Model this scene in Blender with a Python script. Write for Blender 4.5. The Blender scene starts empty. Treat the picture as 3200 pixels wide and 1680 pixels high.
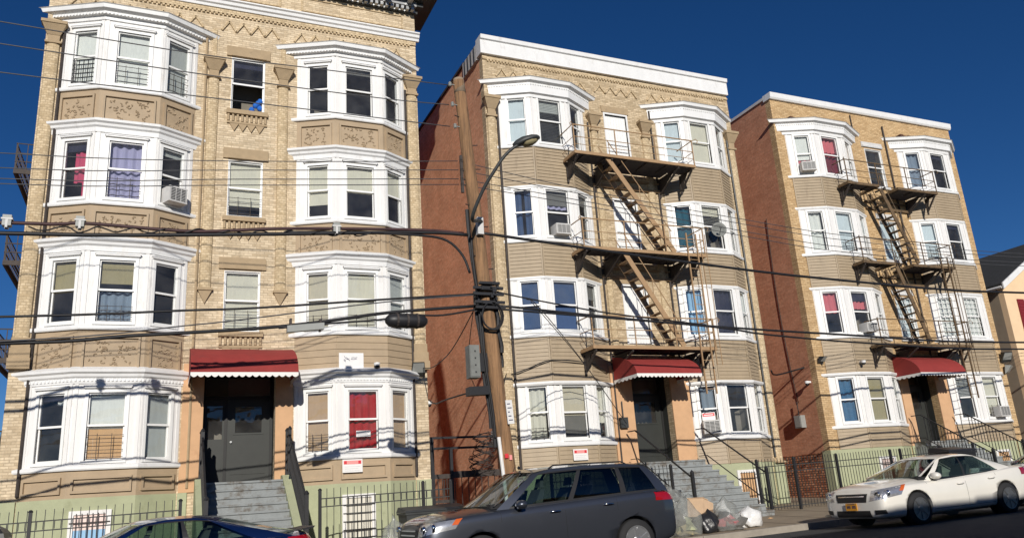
import bpy, bmesh, math, random
from mathutils import Matrix, Vector
from mathutils.bvhtree import BVHTree
random.seed(7)
R_ = math.radians
S = bpy.context.scene
COL = S.collection

# ------------------------------------------------------------------ camera
cam_d = bpy.data.cameras.new("camera"); cam = bpy.data.objects.new("camera", cam_d); COL.objects.link(cam)
S.camera = cam
CAMPOS = Vector((4.857, -21.451, 1.952))
def cam_matrix(pitch, roll, yaw):
    cp, sp, cy, sy = math.cos(pitch), math.sin(pitch), math.cos(yaw), math.sin(yaw)
    f = Vector((sy*cp, cy*cp, sp)); r = Vector((cy, -sy, 0)); u = r.cross(f)
    r2 = r*math.cos(roll) + u*math.sin(roll); u2 = -r*math.sin(roll) + u*math.cos(roll)
    m = Matrix.Identity(4)
    for i in range(3): m[i][0], m[i][1], m[i][2], m[i][3] = r2[i], u2[i], -f[i], CAMPOS[i]
    return m
cam.matrix_world = cam_matrix(R_(16.111), R_(-3.939), R_(24.501))
cam_d.sensor_width = 36.0; cam_d.lens = 36.0*2470/3200
cam_d.clip_start = 0.1; cam_d.clip_end = 2000

# ------------------------------------------------------------------ light
SUN = Vector((-.265, -1.0, .415)).normalized()           # towards the sun
sun_el = math.asin(SUN.z); sun_az = math.atan2(SUN.x, SUN.y)
w = bpy.data.worlds.new("World"); S.world = w; w.use_nodes = True
nt = w.node_tree; bg = nt.nodes["Background"]
sky = nt.nodes.new("ShaderNodeTexSky"); sky.sky_type = 'NISHITA'; sky.sun_disc = False
sky.sun_elevation = sun_el; sky.sun_rotation = sun_az
sky.altitude = 1500; sky.air_density = 0.85; sky.dust_density = 0.0; sky.ozone_density = 4.5
hs = nt.nodes.new("ShaderNodeHueSaturation"); hs.inputs["Hue"].default_value = .507; hs.inputs["Saturation"].default_value = 1.2; hs.inputs["Value"].default_value = .80
nt.links.new(sky.outputs[0], hs.inputs["Color"]); nt.links.new(hs.outputs[0], bg.inputs[0]); bg.inputs[1].default_value = 0.078
sl = bpy.data.lights.new("sun", 'SUN'); sl.energy = 4.3; sl.angle = R_(0.5); sl.color = (1.0, 0.945, 0.865)
so = bpy.data.objects.new("sun", sl); COL.objects.link(so)
so.rotation_euler = SUN.to_track_quat('Z', 'Y').to_euler(); so.location = (-20, -60, 40)
S.view_settings.view_transform = 'Standard'; S.view_settings.look = 'None'
S.view_settings.exposure = 0.0; S.view_settings.gamma = 1.0
S.cycles.max_bounces = 6; S.cycles.transparent_max_bounces = 16

# ------------------------------------------------------------------ materials
def lin(c):
    return tuple(((v/255)/12.92 if v/255 <= .04045 else ((v/255+.055)/1.055)**2.4) for v in c) + (1,)
def N(t, k, **kw):
    n = t.nodes.new(k)
    for a, b in kw.items(): setattr(n, a, b)
    return n
def mat(name, c, rough=.7, var=.12, scale=6., bump=0., bscale=60., metal=0., spec=.4, coat=0., stretch=None, dirt=None):
    """plain procedural surface: noise-varied colour, optional bump and blotchy dirt"""
    m = bpy.data.materials.new(name); m.use_nodes = True; t = m.node_tree; b = t.nodes["Principled BSDF"]
    c = c if len(c) == 4 else c + (1,)
    tc = N(t, "ShaderNodeTexCoord"); mp = N(t, "ShaderNodeMapping")
    t.links.new(tc.outputs["Object"], mp.inputs[0])
    if stretch: mp.inputs["Scale"].default_value = stretch
    no = N(t, "ShaderNodeTexNoise"); no.inputs["Scale"].default_value = scale; no.inputs["Detail"].default_value = 6; no.inputs["Roughness"].default_value = .65
    t.links.new(mp.outputs[0], no.inputs[0])
    rp = N(t, "ShaderNodeMapRange"); rp.inputs[1].default_value = .3; rp.inputs[2].default_value = .7
    rp.inputs[3].default_value = 1-var; rp.inputs[4].default_value = 1+var
    t.links.new(no.outputs[0], rp.inputs[0])
    mx = N(t, "ShaderNodeMix", data_type='RGBA', blend_type='MULTIPLY'); mx.inputs[0].default_value = 1
    mx.inputs[6].default_value = c; t.links.new(rp.outputs[0], mx.inputs[7])
    out = mx.outputs[2]
    if dirt:
        n2 = N(t, "ShaderNodeTexNoise"); n2.inputs["Scale"].default_value = dirt[1]; n2.inputs["Detail"].default_value = 8; n2.inputs["Roughness"].default_value = .7
        t.links.new(mp.outputs[0], n2.inputs[0])
        r2 = N(t, "ShaderNodeMapRange"); r2.inputs[1].default_value = dirt[2]; r2.inputs[2].default_value = dirt[2]+.14; r2.inputs[4].default_value = dirt[3]
        t.links.new(n2.outputs[0], r2.inputs[0])
        m2 = N(t, "ShaderNodeMix", data_type='RGBA'); t.links.new(r2.outputs[0], m2.inputs[0]); t.links.new(out, m2.inputs[6]); m2.inputs[7].default_value = dirt[0]
        out = m2.outputs[2]
    t.links.new(out, b.inputs["Base Color"])
    b.inputs["Roughness"].default_value = rough; b.inputs["Metallic"].default_value = metal
    b.inputs["Specular IOR Level"].default_value = spec
    if coat: b.inputs["Coat Weight"].default_value = coat; b.inputs["Coat Roughness"].default_value = .03
    if bump:
        n3 = N(t, "ShaderNodeTexNoise"); n3.inputs["Scale"].default_value = bscale; n3.inputs["Detail"].default_value = 4
        t.links.new(mp.outputs[0], n3.inputs[0])
        bp = N(t, "ShaderNodeBump"); bp.inputs["Strength"].default_value = bump; bp.inputs["Distance"].default_value = .02
        t.links.new(n3.outputs[0], bp.inputs["Height"]); t.links.new(bp.outputs[0], b.inputs["Normal"])
    return m
def brick_mat(name, c1, c2, mortar, bw=.21, bh=.068, ms=.009, blot=.16, bump=.5, bias=0.):
    m = bpy.data.materials.new(name); m.use_nodes = True; t = m.node_tree; b = t.nodes["Principled BSDF"]
    uv = N(t, "ShaderNodeUVMap"); tc = N(t, "ShaderNodeTexCoord")
    br = N(t, "ShaderNodeTexBrick"); t.links.new(uv.outputs[0], br.inputs[0])
    br.inputs["Color1"].default_value = c1; br.inputs["Color2"].default_value = c2; br.inputs["Mortar"].default_value = mortar
    br.inputs["Scale"].default_value = 1; br.inputs["Mortar Size"].default_value = ms; br.inputs["Mortar Smooth"].default_value = .3
    br.inputs["Brick Width"].default_value = bw; br.inputs["Row Height"].default_value = bh; br.inputs["Bias"].default_value = bias
    no = N(t, "ShaderNodeTexNoise"); no.inputs["Scale"].default_value = .9; no.inputs["Detail"].default_value = 9; no.inputs["Roughness"].default_value = .7
    t.links.new(tc.outputs["Object"], no.inputs[0])
    rp = N(t, "ShaderNodeMapRange"); rp.inputs[1].default_value = .3; rp.inputs[2].default_value = .7; rp.inputs[3].default_value = 1-blot; rp.inputs[4].default_value = 1+blot*.8
    t.links.new(no.outputs[0], rp.inputs[0])
    n2 = N(t, "ShaderNodeTexNoise"); n2.inputs["Scale"].default_value = 11; n2.inputs["Detail"].default_value = 3
    t.links.new(tc.outputs["Object"], n2.inputs[0])
    r2 = N(t, "ShaderNodeMapRange"); r2.inputs[1].default_value = .3; r2.inputs[2].default_value = .7; r2.inputs[3].default_value = .86; r2.inputs[4].default_value = 1.14
    t.links.new(n2.outputs[0], r2.inputs[0])
    mu = N(t, "ShaderNodeMath", operation='MULTIPLY'); t.links.new(rp.outputs[0], mu.inputs[0]); t.links.new(r2.outputs[0], mu.inputs[1])
    mx = N(t, "ShaderNodeMix", data_type='RGBA', blend_type='MULTIPLY'); mx.inputs[0].default_value = 1
    t.links.new(br.outputs[0], mx.inputs[6]); t.links.new(mu.outputs[0], mx.inputs[7]); t.links.new(mx.outputs[2], b.inputs["Base Color"])
    b.inputs["Roughness"].default_value = .88; b.inputs["Specular IOR Level"].default_value = .2
    bp = N(t, "ShaderNodeBump"); bp.inputs["Strength"].default_value = bump; bp.inputs["Distance"].default_value = .012; bp.invert = True
    t.links.new(br.outputs["Fac"], bp.inputs["Height"]); t.links.new(bp.outputs[0], b.inputs["Normal"])
    return m
def glass_mat(name, tint=(.92, .95, .95, 1), refl=1., wav=.15, dust=0.):
    m = bpy.data.materials.new(name); m.use_nodes = True; t = m.node_tree
    for n in list(t.nodes):
        if n.type != 'OUTPUT_MATERIAL': t.nodes.remove(n)
    o = t.nodes["Material Output"]
    tr = N(t, "ShaderNodeBsdfTransparent"); tr.inputs[0].default_value = tint
    gl = N(t, "ShaderNodeBsdfGlossy"); gl.inputs["Roughness"].default_value = .015; gl.inputs[0].default_value = (refl, refl, refl, 1)
    geo = N(t, "ShaderNodeNewGeometry"); dt = N(t, "ShaderNodeVectorMath", operation='DOT_PRODUCT')
    t.links.new(geo.outputs["Incoming"], dt.inputs[1]); t.links.new(geo.outputs["Normal"], dt.inputs[0])
    ab = N(t, "ShaderNodeMath", operation='ABSOLUTE'); t.links.new(dt.outputs["Value"], ab.inputs[0])
    om = N(t, "ShaderNodeMath", operation='SUBTRACT'); om.inputs[0].default_value = 1; t.links.new(ab.outputs[0], om.inputs[1])
    pw = N(t, "ShaderNodeMath", operation='POWER'); pw.inputs[1].default_value = 5; t.links.new(om.outputs[0], pw.inputs[0])
    fr = N(t, "ShaderNodeMath", operation='MULTIPLY_ADD'); fr.inputs[1].default_value = .93; fr.inputs[2].default_value = .06; t.links.new(pw.outputs[0], fr.inputs[0])
    mx = N(t, "ShaderNodeMixShader")
    if wav:
        tc = N(t, "ShaderNodeTexCoord"); no = N(t, "ShaderNodeTexNoise"); no.inputs["Scale"].default_value = 1.6
        t.links.new(tc.outputs["Object"], no.inputs[0])
        bp = N(t, "ShaderNodeBump"); bp.inputs["Strength"].default_value = wav; bp.inputs["Distance"].default_value = .05
        t.links.new(no.outputs[0], bp.inputs["Height"]); t.links.new(bp.outputs[0], gl.inputs["Normal"])
    if dust:
        df = N(t, "ShaderNodeBsdfDiffuse"); df.inputs[0].default_value = (.5,.49,.47,1); md = N(t, "ShaderNodeMixShader"); tcd = N(t, "ShaderNodeTexCoord")
        nd = N(t, "ShaderNodeTexNoise"); nd.inputs["Scale"].default_value = 2.2; nd.inputs["Detail"].default_value = 5; t.links.new(tcd.outputs["Object"], nd.inputs[0])
        rd = N(t, "ShaderNodeMapRange"); rd.inputs[1].default_value = .3; rd.inputs[2].default_value = .75; rd.inputs[3].default_value = dust*.4; rd.inputs[4].default_value = dust*1.8
        t.links.new(nd.outputs[0], rd.inputs[0]); t.links.new(rd.outputs[0], md.inputs[0]); t.links.new(tr.outputs[0], md.inputs[1]); t.links.new(df.outputs[0], md.inputs[2]); tr = md
    t.links.new(fr.outputs[0], mx.inputs[0]); t.links.new(tr.outputs[0], mx.inputs[1]); t.links.new(gl.outputs[0], mx.inputs[2])
    t.links.new(mx.outputs[0], o.inputs[0])
    return m
def paint_mat(name, c, metal=.0, rough=.3, flake=.0):
    m = mat(name, c, rough=rough, var=.03, scale=2., metal=metal, spec=.5, coat=1.)
    return m

M = {}
M['brick1'] = brick_mat('cream_brick', lin((178,158,128)), lin((215,197,168)), lin((182,164,137)), blot=.2, bias=.2)
M['brick2'] = brick_mat('weathered_cream_brick', lin((162,142,112)), lin((208,188,157)), lin((168,150,122)), blot=.17, bias=.15)
M['brick3'] = brick_mat('ochre_brick', lin((178,147,106)), lin((207,178,136)), lin((162,134,100)), blot=.14, bias=.1)
M['trimbrick'] = brick_mat('cream_trim_brick', lin((182,161,128)), lin((213,193,160)), lin((180,160,128)), blot=.1, bw=.11)
M['redbrick'] = brick_mat('red_side_brick', lin((208,150,116)), lin((224,172,138)), lin((206,162,134)), blot=.2, bump=.25)
M['redbrick3'] = brick_mat('brown_side_brick', lin((186,130,100)), lin((202,148,118)), lin((188,140,114)), blot=.2, bump=.25)
M['darkbrick'] = brick_mat('dark_brick', lin((70,45,38)), lin((92,60,50)), lin((80,60,52)), blot=.15)
M['stone'] = mat('tan_stone', lin((168,147,117)), .85, .1, 5, .3, 40, dirt=(lin((112,98,78)), 3., .62, .5))
M['white'] = mat('white_paint', (.76,.75,.73), .55, .05, 3, .15, 30, stretch=(1.6,1.6,.35), dirt=((.50,.46,.40,1), 3.2, .56, .45))
M['white2'] = mat('white_aluminium', (.76,.76,.75), .45, .05, 3, stretch=(1.5,1.5,.6), dirt=((.48,.45,.40,1), 3.4, .57, .45))
M['vinyl'] = mat('white_window_vinyl', (.80,.80,.78), .4, .03, 4)
M['greywhite'] = mat('grey_white_coping', (.58,.57,.55), .6, .1, 4)
M['tan'] = mat('tan_painted_panel', lin((169,149,122)), .65, .09, 3, .15, 40, dirt=(lin((150,120,92)), 2.5, .63, .4))
M['tan2'] = mat('tan_relief', lin((176,144,108)), .75, .2, 22, .8, 30)
M['siding'] = mat('beige_siding', lin((163,146,121)), .55, .09, 2, .08, 50, stretch=(1.5,1.5,.5), dirt=(lin((122,106,86)), 2.4, .57, .45))
M['green'] = mat('pale_green_paint', lin((166,170,138)), .8, .08, 3, .3, 25, dirt=(lin((128,130,98)), 2.2, .6, .55))
M['peach'] = mat('peach_stucco', lin((202,162,124)), .85, .08, 3, .3, 60, dirt=(lin((170,126,94)), 2., .58, .5))
M['redcanvas'] = mat('red_canvas', lin((140,50,46)), .8, .12, 2, .15, 60, dirt=(lin((116,52,48)), 3., .55, .5))
M['wcanvas'] = mat('white_canvas', (.78,.76,.72), .8, .04, 3)
M['door'] = mat('dark_grey_door_paint', lin((50,52,49)), .5, .10, 4)
M['doordark'] = mat('black_door_frame', lin((34,34,33)), .5, .08, 4)
M['concrete'] = mat('worn_blue_grey_concrete', lin((138,142,142)), .9, .14, 3, .5, 30, dirt=(lin((92,80,66)), 2.6, .50, .75))
M['black'] = mat('black_iron', (.018,.018,.02), .5, .2, 8)
M['fenceiron'] = mat('worn_fence_paint', (.035,.036,.036), .6, .25, 8)
M['boxgrey'] = mat('weathered_grey_box', lin((118,120,116)), .6, .15, 6)
M['rust'] = mat('dark_rusty_iron', (.05,.04,.035), .7, .3, 9)
M['fetan'] = mat('tan_painted_iron', lin((164,134,100)), .6, .14, 5, dirt=(lin((92,72,52)), 5., .58, .6))
M['fedark'] = mat('brown_painted_iron', lin((108,88,64)), .65, .2, 6, dirt=(lin((44,38,32)), 5., .5, .7))
M['wire'] = mat('black_cable_jacket', (.014,.014,.016), .55, .1, 4)
M['wiregrey'] = mat('weathered_bare_wire', (.07,.07,.075), .5, .2, 4)
M['bundle'] = mat('reddish_wrapped_cable', (.06,.028,.028), .6, .3, 3)
M['wood'] = mat('weathered_pole_wood', lin((148,114,82)), .9, .32, 3, .8, 20, stretch=(6,6,.35), dirt=(lin((84,68,54)), 2.6, .48, .65))
M['woodgrey'] = mat('bleached_pole_top', lin((150,132,112)), .9, .15, 5)
M['metalgrey'] = mat('grey_metal_box', lin((146,148,144)), .5, .08, 4)
M['metaldark'] = mat('dark_metal', lin((58,60,60)), .5, .12, 4)
M['galv'] = mat('galvanised_steel', (.42,.43,.43), .4, .12, 6, metal=.6)
M['asphalt'] = mat('asphalt', (.048,.048,.05), .88, .22, 2.5, .6, 120)
M['sidewalk'] = mat('sidewalk_concrete', lin((146,132,112)), .92, .12, 1.6, .4, 50, dirt=(lin((118,104,88)), 1.2, .56, .6))
M['curb'] = mat('curb_stone', lin((150,142,130)), .9, .15, 4, .4, 40)
M['ground'] = mat('far_ground', lin((120,110,96)), .95, .15, .3)
M['roof'] = mat('tar_roof', (.05,.05,.05), .9, .2, 2)
M['inside'] = mat('dark_interior', lin((134,126,116)), .9, .2, 1)
M['glass'] = glass_mat('window_glass', (.88,.91,.91,1), dust=.055)
M['cglass'] = glass_mat('car_glass', (.42,.52,.49,1), 1., .0)
M['cglassdark'] = glass_mat('tinted_car_glass', (.10,.12,.13,1), 1., .0)
M['bagclear'] = None
M['lens'] = glass_mat('lamp_lens', (.9,.9,.9,1), 1., .4)
M['tyre'] = mat('tyre_rubber', (.02,.02,.021), .8, .1, 8)
M['alloy'] = mat('alloy_rim', (.52,.53,.54), .3, .05, 8, metal=.8)
M['alloyshade'] = mat('shaded_alloy_rim', (.20,.205,.21), .4, .08, 8, metal=.7)  # rim alloy with the shade on the wheels put into its colour
M['chrome'] = mat('chrome', (.75,.75,.76), .12, .02, 8, metal=1)
M['blackplastic'] = mat('black_plastic', (.02,.02,.022), .45, .1, 8)
M['rubbish'] = mat('black_refuse_plastic', (.02,.02,.022), .3, .2, 5, .6, 12)
M['seat'] = mat('grey_seat_fabric', (.12,.115,.11), .9, .1, 8)
M['redlens'] = mat('red_lens', lin((150,16,26)), .15, .1, 8, coat=1.)
M['amber'] = mat('amber_lens', lin((230,110,40)), .2, .1, 8, coat=1.)
M['reflector'] = mat('headlamp_reflector', (.72,.73,.75), .2, .15, 14, metal=.7)
M['plate'] = mat('yellow_plate', lin((216,150,40)), .5, .06, 8)
M['ink'] = mat('dark_blue_ink', lin((44,50,84)), .6, .05, 8)
M['signred'] = mat('sign_red', lin((208,52,62)), .5, .05, 8)
M['signwhite'] = mat('sign_white', (.78,.77,.75), .5, .04, 6)
M['signpink'] = mat('faded_sign_red', lin((232,150,146)), .5, .05, 8)
M['cloth_blue'] = mat('blue_cloth', lin((40,104,190)), .9, .15, 8)
M['cardboard'] = mat('cardboard', lin((216,184,150)), .9, .1, 4)
M['leafdry'] = mat('dead_vine', (.05,.035,.028), .9, .4, 9)
M['peachwall'] = mat('peach_house_stucco', lin((228,198,160)), .85, .05, 2, .2, 60)
M['taupe'] = mat('taupe_siding', lin((150,138,120)), .7, .06, 3)
M['maroon'] = mat('maroon_shutter', lin((124,32,38)), .6, .08, 5)
M['roughbrick'] = brick_mat('rough_exposed_brick', lin((150,84,56)), lin((206,150,116)), lin((96,70,54)), bw=.16, bh=.08, ms=.016, blot=.35, bump=1.)
M['shingle'] = mat('charcoal_shingle', (.035,.036,.036), .9, .25, 8, .5, 30)
BL = dict(cream=(214,208,190), white=(226,226,220), grey=(176,178,174), pale=(206,216,220), tan=(186,156,124), shade=(196,186,164),
          dgrey=(110,108,104), brown=(132,116,94), lav=(168,164,196), pink=(196,74,106), rose=(206,110,116), red=(170,26,36), teal=(24,84,100),
          blue=(64,112,150), lblue=(150,190,222), dblue=(60,82,118), lace=(214,210,196), olive=(160,148,112), card=(214,172,128), pinkw=(236,214,206), slate=(128,142,158), maroon=(112,36,48), navy=(34,36,58))
for k, v in BL.items(): M['bl_'+k] = mat(k+'_window_cloth', lin(v), .9, .07, 4, .1, 30, stretch=(6,6,1))

# ------------------------------------------------------------------ mesh helpers
class MB:
    """collects shapes, then links them as ONE mesh object; self.T maps local coordinates to the object's"""
    def __init__(s, T=None): s.v = []; s.f = []; s.uv = []; s.T = T or Matrix.Identity(4)
    def add(s, vs, fs):
        o = len(s.v); vs = [Vector(p) for p in vs]
        for f in fs:
            n = Vector((0,0,0)); k = len(f)
            for i in range(k):
                a, b = vs[f[i]], vs[f[(i+1) % k]]
                n += Vector(((a.y-b.y)*(a.z+b.z), (a.z-b.z)*(a.x+b.x), (a.x-b.x)*(a.y+b.y)))
            ax, ay, az = abs(n.x), abs(n.y), abs(n.z)
            if az >= ax and az >= ay: s.uv.append([(vs[i].x, vs[i].y) for i in f])
            elif ay >= ax: s.uv.append([(vs[i].x, vs[i].z) for i in f])
            else: s.uv.append([(vs[i].y, vs[i].z) for i in f])
            s.f.append([o+i for i in f])
        s.v += [s.T @ p for p in vs]; return s
    def box(s, x0, x1, y0, y1, z0, z1):
        return s.add([(x0,y0,z0),(x1,y0,z0),(x1,y1,z0),(x0,y1,z0),(x0,y0,z1),(x1,y0,z1),(x1,y1,z1),(x0,y1,z1)],
                     [(0,3,2,1),(4,5,6,7),(0,1,5,4),(1,2,6,5),(2,3,7,6),(3,0,4,7)])
    def hexa(s, b, t):      # bottom 4 pts, top 4 pts
        return s.add(list(b)+list(t), [(0,3,2,1),(4,5,6,7),(0,1,5,4),(1,2,6,5),(2,3,7,6),(3,0,4,7)])
    def prism(s, poly, a, b, axis='z'):
        n = len(poly)
        def P(p, h): return (p[0],p[1],h) if axis == 'z' else ((p[0],h,p[1]) if axis == 'y' else (h,p[0],p[1]))
        return s.add([P(p,a) for p in poly]+[P(p,b) for p in poly],
                     [tuple(range(n))[::-1], tuple(range(n,2*n))]+[(i,(i+1)%n,n+(i+1)%n,n+i) for i in range(n)])
    def bar(s, a, b, w, h=None, up=(0,0,1)):
        """square bar from a to b"""
        a, b = Vector(a), Vector(b); h = h or w; d = (b-a).normalized(); u = Vector(up)
        if abs(d.dot(u)) > .98: u = Vector((0,1,0))
        x = d.cross(u).normalized()*w/2; y = x.cross(d).normalized()*h/2
        return s.hexa([a-x-y, a+x-y, a+x+y, a-x+y], [b-x-y, b+x-y, b+x+y, b-x+y])
    def tube(s, pts, r, n=6, r2=None):
        pts = [Vector(p) for p in pts]; m = len(pts); vs = []; prev = None
        for i, p in enumerate(pts):
            d = (pts[min(i+1,m-1)]-pts[max(i-1,0)]).normalized()
            if prev is None:
                u = Vector((0,0,1)) if abs(d.z) < .9 else Vector((1,0,0)); x = d.cross(u).normalized()
            else:
                x = (prev-d*prev.dot(d)).normalized()
            prev = x; y = d.cross(x); rr = r if r2 is None else r+(r2-r)*i/(m-1)
            for k in range(n):
                a = 2*math.pi*k/n; vs.append(p+x*math.cos(a)*rr+y*math.sin(a)*rr)
        fs = [(i*n+k, i*n+(k+1)%n, (i+1)*n+(k+1)%n, (i+1)*n+k) for i in range(m-1) for k in range(n)]
        fs += [tuple(range(n))[::-1], tuple(range((m-1)*n, m*n))]
        return s.add(vs, fs)
    def lathe(s, prof, n=24, axis='z', c=(0,0,0)):
        vs = []; m = len(prof)
        for r, h in prof:
            for k in range(n):
                a = 2*math.pi*k/n; x, y = r*math.cos(a), r*math.sin(a)
                vs.append((c[0]+x,c[1]+y,c[2]+h) if axis == 'z' else ((c[0]+x,c[1]+h,c[2]+y) if axis == 'y' else (c[0]+h,c[1]+x,c[2]+y)))
        fs = [(i*n+k,i*n+(k+1)%n,(i+1)*n+(k+1)%n,(i+1)*n+k) for i in range(m-1) for k in range(n)]
        if prof[0][0] > 1e-6: fs.append(tuple(range(n))[::-1])
        if prof[-1][0] > 1e-6: fs.append(tuple(range((m-1)*n,m*n)))
        return s.add(vs, fs)
    def wall(s, x0, x1, z0, z1, holes, y0, y1):
        """front/back sheets with rectangular holes and their reveals; y0 outer face"""
        xs = sorted({x0,x1}|{h[i] for h in holes for i in (0,1)}); zs = sorted({z0,z1}|{h[i] for h in holes for i in (2,3)})
        xs = [x for x in xs if x0-1e-6 <= x <= x1+1e-6]; zs = [z for z in zs if z0-1e-6 <= z <= z1+1e-6]
        for i in range(len(xs)-1):
            j = 0
            while j < len(zs)-1:
                def inh(jj):
                    cx, cz = (xs[i]+xs[i+1])/2, (zs[jj]+zs[jj+1])/2
                    return any(h[0] < cx < h[1] and h[2] < cz < h[3] for h in holes)
                if inh(j): j += 1; continue
                k = j
                while k+1 < len(zs)-1 and not inh(k+1): k += 1
                for yy in (y0,y1): s.add([(xs[i],yy,zs[j]),(xs[i+1],yy,zs[j]),(xs[i+1],yy,zs[k+1]),(xs[i],yy,zs[k+1])], [(0,1,2,3)])
                j = k+1
        for h in holes:
            a, b, c, d = h
            s.add([(a,y0,c),(a,y1,c),(a,y1,d),(a,y0,d)], [(0,1,2,3)]); s.add([(b,y0,c),(b,y1,c),(b,y1,d),(b,y0,d)], [(0,1,2,3)])
            s.add([(a,y0,c),(b,y0,c),(b,y1,c),(a,y1,c)], [(0,1,2,3)]); s.add([(a,y0,d),(b,y0,d),(b,y1,d),(a,y1,d)], [(0,1,2,3)])
        s.add([(x0,y0,z0),(x0,y1,z0),(x0,y1,z1),(x0,y0,z1)], [(0,1,2,3)]); s.add([(x1,y0,z0),(x1,y1,z0),(x1,y1,z1),(x1,y0,z1)], [(0,1,2,3)])
        s.add([(x0,y0,z1),(x1,y0,z1),(x1,y1,z1),(x0,y1,z1)], [(0,1,2,3)])
        return s
    def sweep(s, pl, prof):
        """profile [(outward, z)] swept along the plan polyline pl, mitred; ends run into the wall plane y=0"""
        rows = []
        for o, z in prof: rows.append([(p[0],p[1],z) for p in offset(pl, o)])
        n = len(pl); vs = [p for r in rows for p in r]; fs = []
        m = len(prof)
        for i in range(m):
            j = (i+1) % m
            for k in range(n-1): fs.append((i*n+k, i*n+k+1, j*n+k+1, j*n+k))
        fs.append(tuple(i*n for i in range(m))); fs.append(tuple(i*n+n-1 for i in range(m)))
        return s.add(vs, fs)
    def build(s, name, m, parent=None, smooth=False, recalc=True):
        me = bpy.data.meshes.new(name); me.from_pydata([tuple(p) for p in s.v], [], s.f)
        l = me.uv_layers.new(name="UVMap"); i = 0
        for u in s.uv:
            for q in u: l.data[i].uv = q; i += 1
        if recalc:
            b = bmesh.new(); b.from_mesh(me); bmesh.ops.recalc_face_normals(b, faces=b.faces[:]); b.to_mesh(me); b.free()
        me.materials.append(M[m] if isinstance(m, str) else m)
        if smooth:
            for p in me.polygons: p.use_smooth = True
        o = bpy.data.objects.new(name, me); COL.objects.link(o)
        if parent: o.parent = parent
        return o
def offset(pl, o):
    """offset an open plan polyline outward (towards -y for left-to-right runs), ends slid onto y = first/last y"""
    n = len(pl); segs = []
    for i in range(n-1):
        dx, dy = pl[i+1][0]-pl[i][0], pl[i+1][1]-pl[i][1]; L = math.hypot(dx,dy)
        nx, ny = dy/L, -dx/L
        segs.append(((pl[i][0]+nx*o, pl[i][1]+ny*o), (dx/L,dy/L)))
    out = []
    for i in range(n):
        if i == 0 or i == n-1:
            (px,py), (dx,dy) = segs[0] if i == 0 else segs[-1]
            if abs(dy) > 1e-4: t = (pl[i][1]-py)/dy; out.append((px+dx*t, pl[i][1]))
            else: out.append((pl[i][0], py))
        else:
            (px,py),(dx,dy) = segs[i-1]; (qx,qy),(ex,ey) = segs[i]
            den = dx*ey-dy*ex
            if abs(den) < 1e-6: out.append((qx,qy))
            else: t = ((qx-px)*ey-(qy-py)*ex)/den; out.append((px+dx*t,py+dy*t))
    return out
def frame(A, B, base=0.):
    """local u runs A->B in plan, local y points INTO the wall, z up"""
    d = Vector((B[0]-A[0], B[1]-A[1], 0)); L = d.length; d /= L; n = Vector((-d.y, d.x, 0))
    m = Matrix.Identity(4)
    for i in range(3): m[i][0] = d[i]; m[i][1] = n[i]; m[i][2] = (0,0,1)[i]; m[i][3] = (A[0],A[1],base)[i]
    return m, L
def tag(o, label=None, cat=None, group=None, kind=None):
    if label: o['label'] = label
    if cat: o['category'] = cat
    if group: o['group'] = group
    if kind: o['kind'] = kind
    return o
def thing(name, label, cat, loc=(0,0,0), group=None, rz=0.):
    o = bpy.data.objects.new(name, None); COL.objects.link(o); o.location = loc; o.rotation_euler = (0,0,rz)
    o.empty_display_size = .3
    return tag(o, label, cat, group)
def sidewalk_z(x, y): return .9+.017*(x-17.7)+.03*(y+6)
def road_z(x, y): return .757+.017*(x-17.7)+.02*min(y+6.2+12, -(y+6.2)) *1.2

# ------------------------------------------------------------------ ground
def sheet(name, x0, x1, ys, zf, m, nx=24):
    g = MB(); n = len(ys)
    xs = [x0+(x1-x0)*i/nx for i in range(nx+1)]
    g.add([(x,y,zf(x,y)) for x in xs for y in ys], [(i*n+j,(i+1)*n+j,(i+1)*n+j+1,i*n+j+1) for i in range(nx) for j in range(n-1)])
    return tag(g.build(name, m), kind='structure')
cl = lambda x: max(-60, min(100, x))
sheet('ground', -400, 400, [-400,-60,-30,-18,-6,10,60,400], lambda x,y: sidewalk_z(cl(x), max(-6,min(20,y)))-.4, 'ground', 40)
sheet('road', -60, 100, [-18.5,-16,-14,-12.2,-10,-8,-6.2], lambda x,y: road_z(x,y), 'asphalt', 60)
sheet('sidewalk', -60, 100, [-6.05,-3,0,6,20], lambda x,y: sidewalk_z(x,y), 'sidewalk', 60)
g = MB()
for i in range(40):
    a, b = -60+4*i, -60+4*i+3.985
    g.hexa([(a,-6.22,road_z(a,-6.2)-.2),(b,-6.22,road_z(b,-6.2)-.2),(b,-6.05,road_z(b,-6.2)-.2),(a,-6.05,road_z(a,-6.2)-.2)],
           [(a,-6.20,sidewalk_z(a,-6.1)+.004),(b,-6.20,sidewalk_z(b,-6.1)+.004),(b,-6.05,sidewalk_z(b,-6.1)+.004),(a,-6.05,sidewalk_z(a,-6.1)+.004)])
tag(g.build('curb', 'curb'), kind='structure')
g = MB()      # score lines between the paving slabs
for i in range(60):
    x = -10+1.5*i+.35; g.hexa([(x,-6.0,sidewalk_z(x,-6)+.001),(x+.02,-6.0,sidewalk_z(x,-6)+.001),(x+.02,-.2,sidewalk_z(x,-.2)+.001),(x,-.2,sidewalk_z(x,-.2)+.001)],
                              [(x,-6.0,sidewalk_z(x,-6)+.005),(x+.02,-6.0,sidewalk_z(x,-6)+.005),(x+.02,-.2,sidewalk_z(x,-.2)+.005),(x,-.2,sidewalk_z(x,-.2)+.005)])
tag(g.build('paving_joints', mat('dirty_joint', lin((84,76,66)), .95)), kind='structure')
sheet('opposite_sidewalk', -60, 100, [-24.6,-18.5], lambda x,y: road_z(x,-18.5)+.13, 'sidewalk', 60)
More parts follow.
